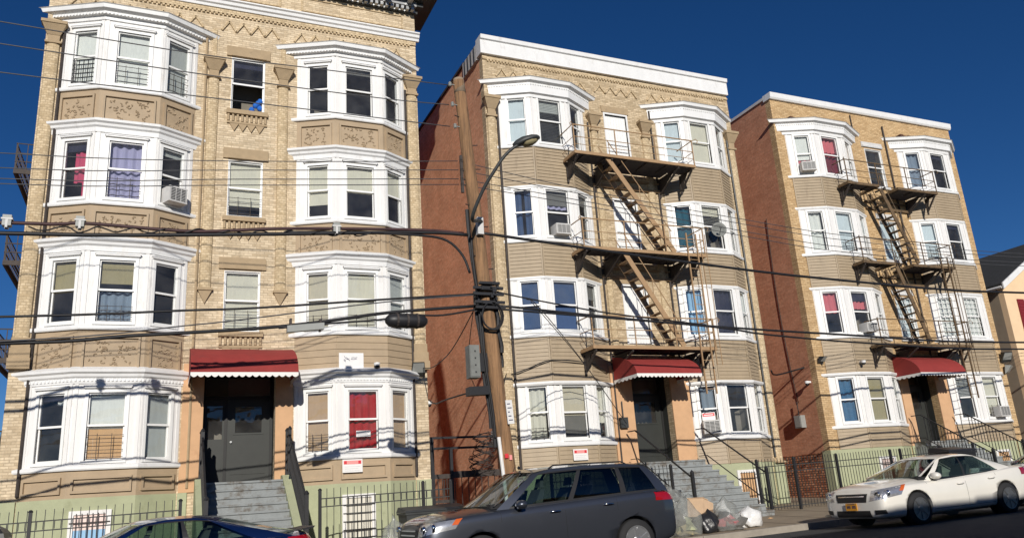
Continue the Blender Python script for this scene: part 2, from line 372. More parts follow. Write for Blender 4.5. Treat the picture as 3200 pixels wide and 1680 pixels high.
# ------------------------------------------------------------------ windows
def win(bld, T, u, z0, w, h, spec, hood=True, casing=.07):
    """double-hung window in a face frame (u along, y into the wall, z up); spec lists what hangs behind the glass"""
    m = MB(T)
    c = casing
    m.box(u-c, u, -.03, .10, z0-c, z0+h+c); m.box(u+w, u+w+c, -.03, .10, z0-c, z0+h+c)
    m.box(u, u+w, -.028, .098, z0+h, z0+h+c); m.box(u, u+w, -.035, .098, z0-c, z0)
    f = m.build('window', 'vinyl', bld)
    mid = z0+h*.5; st = .035
    for tok in spec.split():
        if tok.startswith('m:'): mid = z0+h*float(tok[2:])
    s = MB(T)
    s.box(u, u+st, .02, .055, mid, z0+h); s.box(u+w-st, u+w, .02, .055, mid, z0+h); s.box(u+st, u+w-st, .02, .055, z0+h-st, z0+h); s.box(u+st, u+w-st, .015, .055, mid-.005, mid+.045)
    s.box(u, u+st, .06, .09, z0, mid-.005); s.box(u+w-st, u+w, .06, .09, z0, mid-.005); s.box(u+st, u+w-st, .06, .09, z0, z0+st+.01)
    s.build('sash', 'vinyl', f)
    g = MB(T); g.add([(u+st,.035,mid+.045),(u+w-st,.035,mid+.045),(u+w-st,.035,z0+h-st),(u+st,.035,z0+h-st)], [(0,1,2,3)])
    opened = 'open' in spec.split()
    if not opened: g.add([(u+st,.075,z0+st),(u+w-st,.075,z0+st),(u+w-st,.075,mid-.005),(u+st,.075,mid-.005)], [(0,1,2,3)])
    g.build('glass_pane', 'glass', f, recalc=False)
    if hood:
        hd = MB(T); hd.box(u-.1, u+w+.1, -.07, 0, z0+h+.10, z0+h+.135); hd.box(u-.12, u+w+.12, -.085, 0, z0+h+.135, z0+h+.16); hd.build('hood_mould', 'white2', f)
    for tok in spec.split():
        p = tok.split(':')
        if p[0] == 'b' or p[0] == 'l':           # roller blind from the top / cover from the bottom
            fr = float(p[2]); k = MB(T)
            if p[0] == 'b': a, b = z0+h*(1-fr), z0+h
            else: a, b = z0, z0+h*fr
            y = .125 if p[0] == 'b' else .14
            n = 7
            vs = []; 
            for i in range(n+1):
                for zz in (a, b): vs.append((u+w*i/n, y+random.uniform(-.004,.004), zz))
            k.add(vs, [(2*i,2*i+2,2*i+3,2*i+1) for i in range(n)])
            if p[0] == 'b' and fr < .97: k.box(u+.01, u+w-.01, y-.008, y+.008, a-.02, a)
            k.build('blind' if p[0] == 'b' else 'window_cover', 'bl_'+p[1], f, recalc=False)
        elif p[0] == 'c':                        # gathered curtain over part of the width
            a, b = u+w*float(p[2]), u+w*float(p[3]); za = z0+h*float(p[4]) if len(p) > 4 else z0; zb = z0+h*float(p[5]) if len(p) > 5 else z0+h
            n = max(6, int((b-a)/.035)); vs = []
            for i in range(n+1):
                x = a+(b-a)*i/n; y = .175+.032*math.sin(i*1.15)+random.uniform(-.005,.005)
                vs += [(x,y,za),(x+.01*math.sin(i*.7),y,(za+zb)/2),(x,y,zb)]
            k = MB(T).add(vs, [q for i in range(n) for q in ((3*i,3*i+3,3*i+4,3*i+1),(3*i+1,3*i+4,3*i+5,3*i+2))])
            k.build('curtain', 'bl_'+p[1], f, smooth=True, recalc=False)
        elif p[0] == 's':                        # venetian slats
            k = MB(T); fr = float(p[2]); n = int(h*fr/.055)
            for i in range(n):
                zz = z0+h-.03-i*.055; k.hexa([(u+.02,.11,zz-.03),(u+w-.02,.11,zz-.03),(u+w-.02,.145,zz-.012),(u+.02,.145,zz-.012)], [(u+.02,.11,zz-.027),(u+w-.02,.11,zz-.027),(u+w-.02,.145,zz-.009),(u+.02,.145,zz-.009)])
            k.build('venetian_blind', 'bl_'+p[1], f)
        elif p[0] == 'g':                        # child guard across the lower sash
            k = MB(T); hh = float(p[1]) if len(p) > 1 else .5
            for i in range(4): k.box(u, u+w, -.022, -.010, z0+.06+hh*i/3.3, z0+.072+hh*i/3.3)
            for a in (.3,.68): k.box(u+w*a-.006, u+w*a+.006, -.024, -.008, z0, z0+hh+.06)
            k.build('window_guard', 'rust', f)
        elif p[0] == 'gg':                       # dense grid guard
            k = MB(T); hh = .68
            for i in range(6): k.box(u-.03, u+w, -.022, -.008, z0+.03+hh*i/5.3, z0+.045+hh*i/5.3)
            for i in range(5): k.box(u+w*(.1+.2*i)-.007, u+w*(.1+.2*i)+.007, -.024, -.006, z0, z0+hh)
            k.build('window_guard', 'black', f)
        elif p[0] == 'bars':                     # full-height security bars
            k = MB(T); n = int(p[1])
            for i in range(n): xx = u+w*(i+.5)/n; k.box(xx-.008, xx+.008, -.06, -.044, z0-.02, z0+h+.02)
            for q in (.15,.5,.85): k.box(u-.03, u+w+.03, -.063, -.041, z0+h*q, z0+h*q+.02)
            k.build('security_bars', p[2], f)
        elif p[0] == 'lat':                      # crossing muntins
            k = MB(T)
            for i in range(1,3): k.box(u+w*i/3-.009, u+w*i/3+.009, .022, .05, z0, z0+h)
            for i in range(1,8): k.box(u, u+w, .024, .048, z0+h*i/8-.009, z0+h*i/8+.009)
            k.build('muntin_grid', 'vinyl', f)
    return f
def clap(m, u0, u1, z0, z1, step=.115):
    n = max(1, round((z1-z0)/step)); s = (z1-z0)/n
    for i in range(n):
        a, b = z0+i*s, z0+(i+1)*s
        m.add([(u0,-.022,a),(u1,-.022,a),(u1,-.002,b),(u0,-.002,b),(u0,.0,a),(u1,.0,a)], [(0,1,2,3),(0,4,5,1)])

ZS = {0:(12.876,9.672,6.476,3.208), 1:(12.80,9.576,6.551,3.304), 2:(13.069,9.901,6.734,3.526)}
X0 = {0:1.572, 1:14.068, 2:26.312}
WID = {0:10.19, 1:10.09, 2:10.17}
BAYS = {0:[(.38,1.40,2.88,3.80),(6.45,7.51,8.94,9.81)], 1:[(.41,1.41,2.80,3.69),(6.58,7.49,8.86,9.67)], 2:[(.41,1.50,3.06,4.0),(6.50,7.60,9.15,9.85)]}
DEP = {0:.49, 1:.46, 2:.43}
SPEC = {
 0: [[('b:white:.98 gg','b:white:1 g:.5','b:grey:1 g:.55'), ('b:navy:.12 open',), ('','b:dgrey:.1','c:dgrey:.1:.5')],
     [('c:pink:.35:1:.3:.93 c:pink:.72:1:0:.4 b:navy:.15','c:lav:0:1 g:.5','b:grey:.1'), ('b:cream:.78 g:.5',), ('b:cream:.74','b:cream:.5','b:cream:.46')],
     [('b:olive:.5','b:olive:.36 c:slate:0:1:.0:.5 g:.35',''), ('b:cream:.98 g:.5',), ('b:shade:.96 g:.3','b:cream:.97 g:.3','b:grey:.9')],
     [('c:white:.55:1:.84:1 b:navy:.08','b:white:.52 l:card:.5 c:white:0:1:.06:.34 g:.55','b:grey:1 c:lace:0:1:0:.5'), None, ('b:tan:1 g:.4','c:red:0:1','b:tan:1')]],
 1: [[('b:pale:1','s:grey:.95 b:grey:.25',''), None, ('b:pale:1 c:slate:0:.4:.5:.9','b:cream:1','s:dgrey:.5')],
     [('c:dblue:.0:.42 c:dblue:.58:1','b:dgrey:.3 c:lav:0:1:.62:.72','b:dgrey:.2'), None, ('c:teal:0:1','s:cream:.62 b:cream:.2','')],
     [('b:dblue:1','b:dblue:.95 open','b:dgrey:.3'), None, ('c:lblue:0:1','c:navy:0:1','b:pale:.5')],
     [('c:lace:0:.85 g:.3','b:shade:.55 l:dgrey:.5 m:.48','c:lace:0:1:.3:1'), None, ('c:slate:0:1:.45:1','b:navy:.06','')]],
 2: [[('c:pinkw:0:1:.75:1 b:white:.62 c:rose:0:1:.25:.4','c:rose:0:1:.62:1 c:maroon:0:1:0:.62','b:pinkw:.4'), ('s:grey:.85',), ('c:slate:0:1','b:navy:.1','')],
     [('c:white:0:.9','b:pale:1 g:.4','b:pale:.5'), ('b:pale:.98',), ('b:pale:.9 g:.5','b:navy:.1 g:.5','')],
     [('c:rose:0:1:.5:1','c:rose:0:1:.6:1 b:navy:.2',''), ('b:pale:1 lat',), ('b:white:1 lat','b:white:1 lat','b:white:.6')],
     [('c:blue:0:1','b:olive:.97','b:grey:.6'), None, ('s:white:.5 c:maroon:0:.3:.4:.6','b:cream:.9 g:.4','')]],
}
def building(k, label, brick, extra):
    x0, W = X0[k], WID[k]; zb = sidewalk_z(x0+W/2, 0)-.1
    root = thing('tenement_building', label, 'building', (x0, 0, zb), 'brick tenements along the street')
    D = Matrix.Translation((0,0,-zb)); Z = ZS[k]; d = DEP[k]
    top = {0:17.35, 1:16.75, 2:16.55}[k]; depth = 15.
    bays = []
    for (a,b,c,e) in BAYS[k]: bays.append([(a+.05,0),(b+.015,-d),(c-.015,-d),(e-.05,0)])
    doorx = {0:(4.28,6.03), 1:(4.42,5.88), 2:(4.42,5.88)}[k]
    zd = {0:2.80, 1:2.74, 2:2.95}[k]
    # facade
    holes = [(p[0][0]+.03, p[3][0]-.03, zb-.3, Z[0]+2.2) for p in bays]
    mx0, mx1 = (4.66,5.58)
    mids = []
    for i in range(3):
        if k == 1: hh = (4.52,5.38, Z[i]-.10, Z[i]+1.84)
        else: hh = (mx0, mx1, Z[i]+.13, Z[i]+1.78)
        mids.append(hh); holes.append(hh)
    holes.append((doorx[0], doorx[1], zd, zd+2.75))
    MB(D).wall(0, W, zb-.3, top, holes, 0, .28).build('facade', brick, root)
    s = MB(D); s.box(0, .28, .281, depth, zb-.3, top-.05); s.build('side_wall', 'redbrick3' if k == 2 else 'redbrick', root)
    s = MB(D); s.box(W-.28, W, .281, depth, zb-.3, top-.05); s.build('side_wall', 'redbrick', root)
    s = MB(D); s.box(.281, W-.281, depth-.28, depth, zb-.3, top-.6); s.build('rear_wall', 'redbrick', root)
    MB(D).box(.282, W-.282, .282, depth-.282, top-.75, top-.6).build('roof', 'roof', root)
    s = MB(D); s.box(.283, W-.283, 1.3, 1.4, zb, top-.8)
    for z in Z[:3]: s.box(.284, W-.284, .281, 1.3, z-.25, z-.12)
    for p in bays: s.box(p[0][0], p[3][0], .2815, 1.3, Z[3]-.25, Z[3]-.12)
    for p in bays:
        for xx in (p[0][0]-.04, p[3][0]+.04): s.box(xx-.03, xx+.03, .284, 1.3, zb, top-.8)
    s.build('room_partitions', 'inside', root)
    # green painted basement, cut round the bays, the door and the basement windows
    gz = {0:2.6, 1:2.55, 2:2.82}[k]
    def basement(a, b): MB(D).box(a, b, -.05, -.001, zb-.3, gz).build('painted_base', 'green', root)
    basement(0, bays[0][0][0]-.02); basement(bays[0][3][0]+.02, doorx[0]-.3); basement(doorx[1]+.3, bays[1][0][0]-.02); basement(bays[1][3][0]+.02, W)
    if k == 2:
        MB(D).box(-.035, -.001, -.05, .34, zb-.3, gz).build('painted_base', 'green', root)
        MB(D).box(-.02, -.001, .341, 2.9, zb-.3, gz-.05).build('exposed_brick_base', 'roughbrick', root)
    # peach door surround
    for a, b in ((bays[0][3][0]+.03, doorx[0]), (doorx[1], bays[1][0][0]-.03)):
        MB(D).box(a, b, -.045, -.002, gz+.003, 5.75).build('door_surround', 'peach', root)
    # bays
    hw = 2.12 if k == 0 else (1.84 if k == 1 else 1.9)
    for bi, p in enumerate(bays):
        wlist = []
        for i in range(4):
            white = MB(D); panel = MB(D); green = MB(D); zs = Z[i]
            zlo = Z[i+1]+hw if i < 3 else gz
            for fi in range(3):
                T, L = frame(p[fi], p[fi+1]); T = D @ T
                white.T = panel.T = green.T = T
                w = .60 if fi != 1 else .80
                if k and fi != 1: w = .58
                h = 1.56; z0 = zs+.21
                u = L/2-w/2+(.06 if fi == 0 else (-.06 if fi == 2 else 0))
                white.wall(.0, L, zs+.02, zs+hw, [(u,u+w,z0,z0+h)], 0, .15)
                wlist.append((T, u, z0, w, h, SPEC[k][i][0 if bi == 0 else 2][fi]))
                # boards that show as vertical seams between the windows
                for (a, b) in ((.02,.10),(L-.10,L-.02)): white.box(a, b, -.018, -.0005, zs+.12, zs+hw-.02)
                # band under this sill
                panel.box(0, L, 0, .12, zlo, zs+.02)
                if k == 0:
                    a0, a1 = .10, L-.10; q0, q1 = zlo+(.16 if i < 3 else .1), zs-.14
                    if not (bi == 1 and i == 2):
                        for (e0,e1,f0,f1) in ((a0,a1,q0,q0+.06),(a0,a1,q1-.06,q1),(a0,a0+.05,q0+.06,q1-.06),(a1-.05,a1,q0+.06,q1-.06)): panel.box(e0,e1,-.055,-.0005,f0,f1)
                        if i < 3:
                            cx, cz, hx, hz = (a0+a1)/2, (q0+q1)/2, (a1-a0)/2-.13, (q1-q0)/2-.11
                            for j in range(int(46*hx/.5)):       # scrollwork: short raised curls
                                x_, z_ = cx+random.uniform(-hx,hx), cz+random.uniform(-hz,hz); rr = random.uniform(.025,.06); t0 = random.uniform(0,6.3); sg = random.choice((-1,1))
                                pts = [(x_+rr*(1-.12*e)*math.cos(t0+sg*e*.9), -.012, z_+rr*(1-.12*e)*.8*math.sin(t0+sg*e*.9)) for e in range(4)]
                                panel.tube(pts, .014, 4)
                    else:
                        clap(panel, 0, L, zlo+.02, zs-.02, .2)
                else:
                    clap(panel, .03, L-.03, zlo+.01, zs-.0)
                    for (a, b) in ((0,.045),(L-.045,L)): panel.box(a, b, -.03, -.0005, zlo, zs)
                if i == 3: green.box(0, L, -.0, .12, zb-.3, gz)
            wb = white.build('bay_window', 'white', root)
            panel.build('bay_panel', 'tan' if k == 0 else 'siding', wb)
            if i == 3: green.build('bay_base', 'green', wb)
            sills = MB(D); lips = MB(D)
            sills.sweep(p, [(-.02,zs),(.055,zs),(.07,zs+.03),(.07,zs+.09),(.02,zs+.12),(-.02,zs+.12)])
            sills.build('bay_sill', 'white2', wb)
            q = zs+hw-.02
            if k == 0 and i > 0: lips.sweep(p, [(-.02,q-.12),(.03,q-.12),(.045,q),(.09,q+.04),(.105,q+.10),(.16,q+.14),(.17,q+.2),(.02,q+.28),(-.02,q+.28)])
            elif i > 0:
                e = .10 if i == 3 else .045
                lips.sweep(p, [(-.02,q-.03),(e-.03,q-.03),(e,q+.02),(e,q+.07),(-.02,q+.10)])
            if i > 0: lips.build('bay_cornice', 'white2', wb)
            if i == 0:
                cz = zs+hw-.06; tc = MB(D); ct = zs+2.42
                tc.sweep(p, [(-.02,cz),(.04,cz),(.05,cz+.10),(.13,cz+.13),(.14,ct-.16),(.25,ct-.12),(.27,ct-.02),(.30,ct),(.12,ct+.07),(-.02,ct+.10)])
                tcap = [(q_[0],q_[1],ct+.05) for q_ in p]; tc.add(tcap+[(q_[0],q_[1],ct+.06) for q_ in p], [(0,1,2,3),(4,5,6,7)])
                tc.build('top_cornice', 'white2', wb)
            if i == 0 or (k == 0 and i == 3):
                dn = MB(D); o_ = .13 if i == 0 else .03; of = offset(p, o_); za = ct-.24 if i == 0 else q-.07
                dn.sweep(p, [(o_-.03,za-.006),(o_+.012,za-.006),(o_+.012,za+.061),(o_-.03,za+.061)])
                for fi in range(3):
                    T, L = frame(of[fi], of[fi+1]); dn.T = D @ T; n = int(L/.085)
                    for j in range(n): dn.box(j*L/n+.01, j*L/n+.05, -.032, .025, za, za+.055)
                dn.build('dentil_course', 'white2', wb)
        for t in wlist: win(root, *t, hood=(k == 0))
        # basement window under the bay
        T, L = frame(p[1], p[2]); T = D @ T
        bw = MB(T); bz = {0:2.32, 1:2.33, 2:2.5}[k]
        u0, u1 = (.12, .98) if k == 0 else (.2,1.0)
        bw.box(u0,u1,-.06,-.0005,bz-1.35,bz-1.25); bw.box(u0,u1,-.06,-.0005,bz-.09,bz); bw.box(u0,u0+.1,-.06,-.0005,bz-1.25,bz-.09); bw.box(u1-.1,u1,-.06,-.0005,bz-1.25,bz-.09)
        bo = bw.build('basement_window', 'white', root)
        if bi == 0 and k == 0:
            MB(T).box(u0+.1,u1-.1,-.02,-.001,bz-1.25,bz-.42).build('window_cover', 'bl_lblue', bo); MB(T).box(u0+.1,u1-.1,-.022,-.001,bz-.42,bz-.09).build('blind', 'bl_pinkw', bo)
        elif k == 0: MB(T).box(u0+.1,u1-.1,-.02,-.001,bz-1.25,bz-.09).build('blind', 'bl_lace', bo)
        else: MB(T).box(u0+.1,u1-.1,-.02,-.001,bz-1.25,bz-.09).build('blind', 'bl_card' if bi else 'bl_pinkw', bo)
        br = MB(T)
        for j in range(6): xx = u0+.1+(u1-u0-.2)*(j+.5)/6; br.box(xx-.007,xx+.007,-.085,-.07,bz-1.28,bz-.06)
        for q in ((.2,.36,.52,.68,.84) if bi and k == 0 else (.2,.8)): br.box(u0+.02,u1-.02,-.09,-.072,bz-1.25*q-.02,bz-1.25*q)
        br.build('security_bars', 'rust' if not (bi and k == 0) else 'metaldark', bo)
    # middle windows / doors
    for i in range(3):
        a, b, c, e = mids[i]
        if k == 1:
            m = MB(D); m.box(a-.06,a,-.03,.2,c,e+.06); m.box(b,b+.06,-.03,.2,c,e+.06); m.box(a,b,-.03,.2,e,e+.06)
            fr = m.build('escape_door', 'white2', root)
            leaf = MB(D); leaf.box(a,b,.06,.10,c,e)
            for j in range(8): xx = a+.04+(b-a-.08)*j/7; leaf.box(xx-.012,xx+.012,.045,.0595,c+.05,e-.05)
            leaf.build('door_leaf', 'vinyl', fr)
            kk = MB(D)
            for q in (.3,.55,.8): kk.box(a+.02,b-.02,.03,.044,c+1.0*q,c+1.0*q+.02)
            kk.build('door_bar', 'galv', fr)
        else:
            win(root, D, a+.02, c+.02, b-a-.04, e-c-.04, SPEC[k][i][1][0], hood=(k == 2), casing=.02)
        if k == 0:
            l = MB(D); l.box(a-.14,b+.14,-.05,-.001,e+.05,e+.36); l.box(a-.02,b+.02,-.075,-.0505,e+.05,e+.10)
            l.build('lintel', 'stone', root)
            sl_ = MB(D); sl_.box(a-.10,b+.10,-.10,-.001,c-.14,c-.01)
            for j in range(9): xx = a-.04+(b-a+.08)*j/8; sl_.box(xx-.035,xx+.02,-.07,-.001,c-.36,c-.16)
            sl_.box(a-.08,b+.08,-.05,-.001,c-.43,c-.37)
            for j in range(4):
                xx = a+(b-a)*(j+.5)/4; sl_.add([(xx-.12,-.05,c-.44),(xx+.12,-.05,c-.44),(xx,-.05,c-.66),(xx-.12,-.001,c-.44),(xx+.12,-.001,c-.44),(xx,-.001,c-.66)], [(0,1,2),(3,5,4),(0,2,5,3),(1,4,5,2),(0,3,4,1)])
            sl_.build('corbelled_sill', 'stone', root)
        else:
            l = MB(D); l.box(a-.12,b+.12,-.04,-.001,e+.07,e+.30); l.build('lintel', 'stone' if k == 1 else 'greywhite', root)
            if k == 2: l = MB(D); l.box(a-.1,b+.1,-.08,-.001,c-.12,c-.02); l.build('window_sill', 'greywhite', root)
    # entrance
    a, b = doorx; y = .55
    m = MB(D); h = 2.75
    m.box(a,a+.07,y,y+.1,zd,zd+h); m.box(b-.07,b,y,y+.1,zd,zd+h); m.box(a+.07,b-.07,y,y+.1,zd+h-.07,zd+h); m.box(a+.07,b-.07,y-.01,y+.1,zd+2.1,zd+2.2)
    sx = a+(.62 if k == 0 else .07)
    if k == 0: m.box(sx-.07,sx,y-.005,y+.1,zd,zd+2.1)
    dr = m.build('entrance_door', 'doordark', root)
    lf = MB(D); lx0, lx1 = sx, b-.07
    lf.wall(lx0, lx1, zd+.01, zd+2.1, [(lx0+.2,lx1-.2,zd+1.25,zd+1.92)], y+.02, y+.06); lf.box(lx0+.15,lx1-.15,y+.005,y+.0195,zd+1.2,zd+1.24); lf.box(lx0+.1,lx1-.1,y+.008,y+.0195,zd+.2,zd+.23); lf.build('door_leaf', 'door', dr)
    gp = MB(D); gp.add([(lx0+.2,y+.04,zd+1.25),(lx1-.2,y+.04,zd+1.25),(lx1-.2,y+.04,zd+1.92),(lx0+.2,y+.04,zd+1.92)], [(0,1,2,3)])
    gp.add([(lx0,y+.04,zd+2.2),(lx1,y+.04,zd+2.2),(lx1,y+.04,zd+h-.07),(lx0,y+.04,zd+h-.07)], [(0,1,2,3)])
    if k == 0:
        si = MB(D); si.wall(a+.07, sx-.07, zd+.01, zd+2.1, [(a+.12,sx-.12,zd+1.1,zd+1.95)], y+.02, y+.06); si.build('side_panel', 'door', dr)
        gp.add([(a+.12,y+.04,zd+1.1),(sx-.12,y+.04,zd+1.1),(sx-.12,y+.04,zd+1.95),(a+.12,y+.04,zd+1.95)], [(0,1,2,3)])
    gp.build('door_glass', 'glass', dr, recalc=False)
    MB(D).lathe([(.0,-.03),(.028,-.03),(.028,0),(.012,.01),(.012,.04)][::-1], 10, 'y', (lx0+.1,y-.0,zd+1.02)).build('door_knob', 'galv', dr)
    rv = MB(D); rv.box(a-.02,a-.001,.002,.66,zd,zd+h); rv.box(b+.001,b+.02,.002,.66,zd,zd+h); rv.box(a-.02,b+.02,.29,.66,zd+h+.001,zd+h+.03); rv.build('door_reveal', 'door', root)
    MB(D).box(a-.02,b+.02,.0,1.2,zd-.18,zd-.003).build('threshold', 'concrete', root)
    if extra: extra(root, D, k, bays, mids, top, zb, gz)
    return root

def zig(m, a, b, z0, z1, per=.42):
    n = round((b-a)/per); s = (b-a)/n
    for i in range(n):
        x = a+i*s
        m.bar((x,-.025,z0),(x+s/2,-.025,z1),.05,.05,(0,-1,0)); m.bar((x+s/2,-.025,z1),(x+s,-.025,z0),.05,.05,(0,-1,0))
def pilaster(root, D, x0, x1, z0, z1, cap, mt, capm, base=None):
    m = MB(D); n = 7; vs = []
    r = (x1-x0)/2; c = (x0+x1)/2
    for z in (z0, z1):
        for i in range(n): a = math.pi*i/(n-1); vs.append((c-r*math.cos(a), -.001-.09*math.sin(a)**.7 if 0 < i < n-1 else -.001, z))
    m.add(vs, [(i,i+1,n+i+1,n+i) for i in range(n-1)]+[tuple(range(n))[::-1],tuple(range(n,2*n))])
    p = m.build('pilaster', mt, root)
    cm = MB(D); h = cap-z1
    def tier(a0, e0, a1, e1, q0, q1): cm.hexa([(x0-a0,-e0,z1+h*q0),(x1+a0,-e0,z1+h*q0),(x1+a0,-.0005,z1+h*q0),(x0-a0,-.0005,z1+h*q0)], [(x0-a1,-e1,z1+h*q1),(x1+a1,-e1,z1+h*q1),(x1+a1,-.0005,z1+h*q1),(x0-a1,-.0005,z1+h*q1)])
    tier(.03,.12,.03,.12,0,.10); tier(-.03,.085,-.02,.09,.101,.40); tier(-.01,.10,.12,.24,.401,.86); tier(.14,.26,.14,.26,.861,1.)
    cm.build('capital', capm, p)
    cm = MB(D)
    if base:
        for i, e in enumerate((.10,.14,.18)): cm.box(x0-.03-.02*i, x1+.03+.02*i, -e, -.0005, base+(z0-base)*(2-i)/3, base+(z0-base)*(3-i)/3-.002) if i else cm.box(x0-.03, x1+.03, -e, -.0005, base+(z0-base)*2/3, z0-.002)
    else:
        cm.box(x0-.04, x1+.04, -.12, -.0005, z0-.07, z0-.002)
        cm.add([(x0-.02,-.09,z0-.072),(x1+.02,-.09,z0-.072),(c,-.04,z0-.42),(x0-.02,-.0005,z0-.072),(x1+.02,-.0005,z0-.072),(c,-.0005,z0-.42)], [(0,1,2),(3,5,4),(0,2,5,3),(1,4,5,2),(0,3,4,1)])
    cm.build('corbel', capm, p)
def ex0(root, D, k, bays, mids, top, zb, gz):
    W = WID[0]
    pilaster(root, D, .03, .36, 6.35, 14.25, 14.85, 'trimbrick', 'stone', 5.6); pilaster(root, D, W-.36, W-.03, 6.35, 14.25, 14.85, 'trimbrick', 'stone', 5.6)
    pilaster(root, D, 4.04, 4.34, 7.75, 13.9, 14.5, 'trimbrick', 'stone'); pilaster(root, D, 5.95, 6.25, 7.75, 13.9, 14.5, 'trimbrick', 'stone')
    z = MB(D)
    for a, b in ((.45,3.85),(4.35,5.95),(6.4,9.75)): zig(z, a, b, 15.5, 15.82)
    n = 84
    for i in range(n): x = .15+i*(W-.3)/n; z.box(x, x+.065, -.055, -.0005, 16.0, 16.06)
    z.box(0, W, -.045, -.0005, 16.062, 16.2); z.box(4.13,4.24,-.04,-.0005,14.52,15.5); z.box(6.04,6.15,-.04,-.0005,14.52,15.5)
    z.build('corbel_course', 'trimbrick', root)
    b = MB(D); b.prism([(.001,16.2),(-.08,16.2),(-.10,16.27),(-.15,16.30),(-.17,16.38),(-.22,16.41),(-.22,16.45),(.001,16.45)], -.05, W+.1, 'x'); b.build('belt_cornice', 'white2', root)
    r = MB(D)
    for a, c in ((.4,3.6),(4.2,6.0),(6.6,9.8)):
        r.box(a, c, -.03, -.0005, 16.62, 16.66); r.box(a, c, -.03, -.0005, 17.06, 17.10); r.box(a, a+.05, -.03, -.0005, 16.66, 17.06); r.box(c-.05, c, -.03, -.0005, 16.66, 17.06)
    r.build('parapet_panel', 'trimbrick', root)
    c = MB(D)
    for (o, z0, z1) in ((.10,17.2,17.32),(.28,17.36,17.52),(.55,17.52,17.75),(.9,17.75,18.35),(1.05,18.35,18.7),(1.1,18.7,18.95)): c.box(-.1, W+o*.8, -o, 1.6, z0+.002, z1)
    c.box(0, W, 0, .28, 17.35, 17.36)
    co = c.build('roof_cornice', 'metaldark', root)
    dd = MB(D); dd.box(.0, W, -.285, -.28, 17.34, 17.515); dd.box(0, W, -.119, -.112, 17.22, 17.35); dd.box(0, W, -.28, -.119, 17.351, 17.356)
    for i in range(60): x = .1+i*(W-.1)/60; dd.box(x, x+.09, -.26, -.12, 17.22, 17.35)
    for i in range(14): x = .2+i*(W-.3)/13.3; dd.box(x, x+.16, -.82, -.29, 17.40, 17.515)
    dd.build('cornice_bracket', 'galv', co)
    rp = MB(D).tube([(3.97,-.05,z_) for z_ in (2.7,6,10,15.4)], .035, 6); rp.build('drainpipe', 'stone', root)
    rp = MB(D).tube([(.43,-.05,z_) for z_ in (2.7,6,10,14.9)], .04, 6); rp.build('drainpipe', 'rust', root)
    rp = MB(D).tube([(9.78,-.05,z_) for z_ in (2.7,6,10,14.4)], .04, 6); rp.build('drainpipe', 'rust', root)
def ex1(root, D, k, bays, mids, top, zb, gz):
    W = WID[1]
    pilaster(root, D, .03, .34, 2.56, 13.9, 14.6, 'trimbrick', 'stone', 2.5); pilaster(root, D, W-.34, W-.03, 2.56, 13.9, 14.6, 'trimbrick', 'stone', 2.5)
    pilaster(root, D, 3.88, 4.14, 6.3, 13.9, 14.5, 'trimbrick', 'stone'); pilaster(root, D, 5.95, 6.25, 6.3, 13.9, 14.5, 'trimbrick', 'stone')
    z = MB(D)
    for a, b in ((.45,3.85),(4.2,5.95),(6.4,9.7)): zig(z, a, b, 15.45, 15.74)
    for i in range(84): x = .15+i*(W-.3)/84; z.box(x, x+.065, -.05, -.0005, 15.96, 16.02)
    z.box(0, W, -.04, -.0005, 16.022, 16.1); z.build('corbel_course', 'trimbrick', root)
    c = MB(D); c.prism([(.3,16.2),(-.10,16.2),(-.10,16.70),(-.16,16.72),(-.18,16.86),(.3,16.86)], -.08, W+.02, 'x'); co = c.build('roof_cornice', 'white2', root)
    c = MB(D); c.box(-.08,.0,.302,1.6,16.15,16.72); c.build('cornice_return', 'greywhite', co)
    c = MB(D)
    for j in range(4): c.box(-.10,-.0805,.45+.3*j,.53+.3*j,16.16,16.7)
    c.build('cornice_rib', 'metaldark', co)
    c = MB(D); c.box(-.06,.31,1.61,15.0,16.702,16.80); c.build('coping', 'rust', root)
    rp = MB(D).tube([(.40,-.05,z_) for z_ in (2.7,6,10,14.4)], .04, 6); rp.build('drainpipe', 'rust', root)
    rp = MB(D).tube([(3.78,-.05,z_) for z_ in (2.7,6,10,14.2)], .03, 6); rp.build('drainpipe', 'rust', root)
    rp = MB(D).tube([(6.38,-.05,z_) for z_ in (5.8,8,10,15.)], .03, 6); rp.build('drainpipe', 'rust', root)
    rp = MB(D).tube([(9.74,-.05,z_) for z_ in (2.7,6,10,14.4)], .035, 6); rp.build('drainpipe', 'metaldark', root)
def ex2(root, D, k, bays, mids, top, zb, gz):
    W = WID[2]
    c = MB(D); c.prism([(.3,16.40),(-.08,16.40),(-.12,16.46),(-.14,16.66),(.3,16.66)], -.05, W+.06, 'x'); c.build('roof_cornice', 'white2', root)
    c = MB(D); c.box(-.05,.30,.301,15.,16.502,16.62); c.build('coping', 'greywhite', root)
    for p in bays:
        r = MB(D); r.box(p[0][0]+.1, p[3][0]-.1, -.2, -.02, 15.55, 15.559)
        for j in range(14): x = p[0][0]+.2+j*.2+random.uniform(-.05,.05); r.box(x, x+.12+random.uniform(0,.08), -.25, -.02, 15.56, 15.60+random.uniform(.01,.06))
        r.build('loose_roof_tile', 'darkbrick', root)
    rp = MB(D).tube([(5.95,-.05,z_) for z_ in (5.8,8,10,16.)], .035, 6); rp.build('drainpipe', 'rust', root)
    rp = MB(D).tube([(4.2,-.05,z_) for z_ in (15.6,15.9,16.1,16.3)], .02, 6); rp.build('drainpipe', 'rust', root)
building(0, 'tallest cream brick tenement, with ornate tan relief panels and a dark overhanging cornice', 'brick1', ex0)
building(1, 'middle tenement with beige sided bays, white roof cornice and white fire escape doors', 'brick2', ex1)
building(2, 'ochre brick tenement beside the gabled house, with a thin white cornice', 'brick3', ex2)
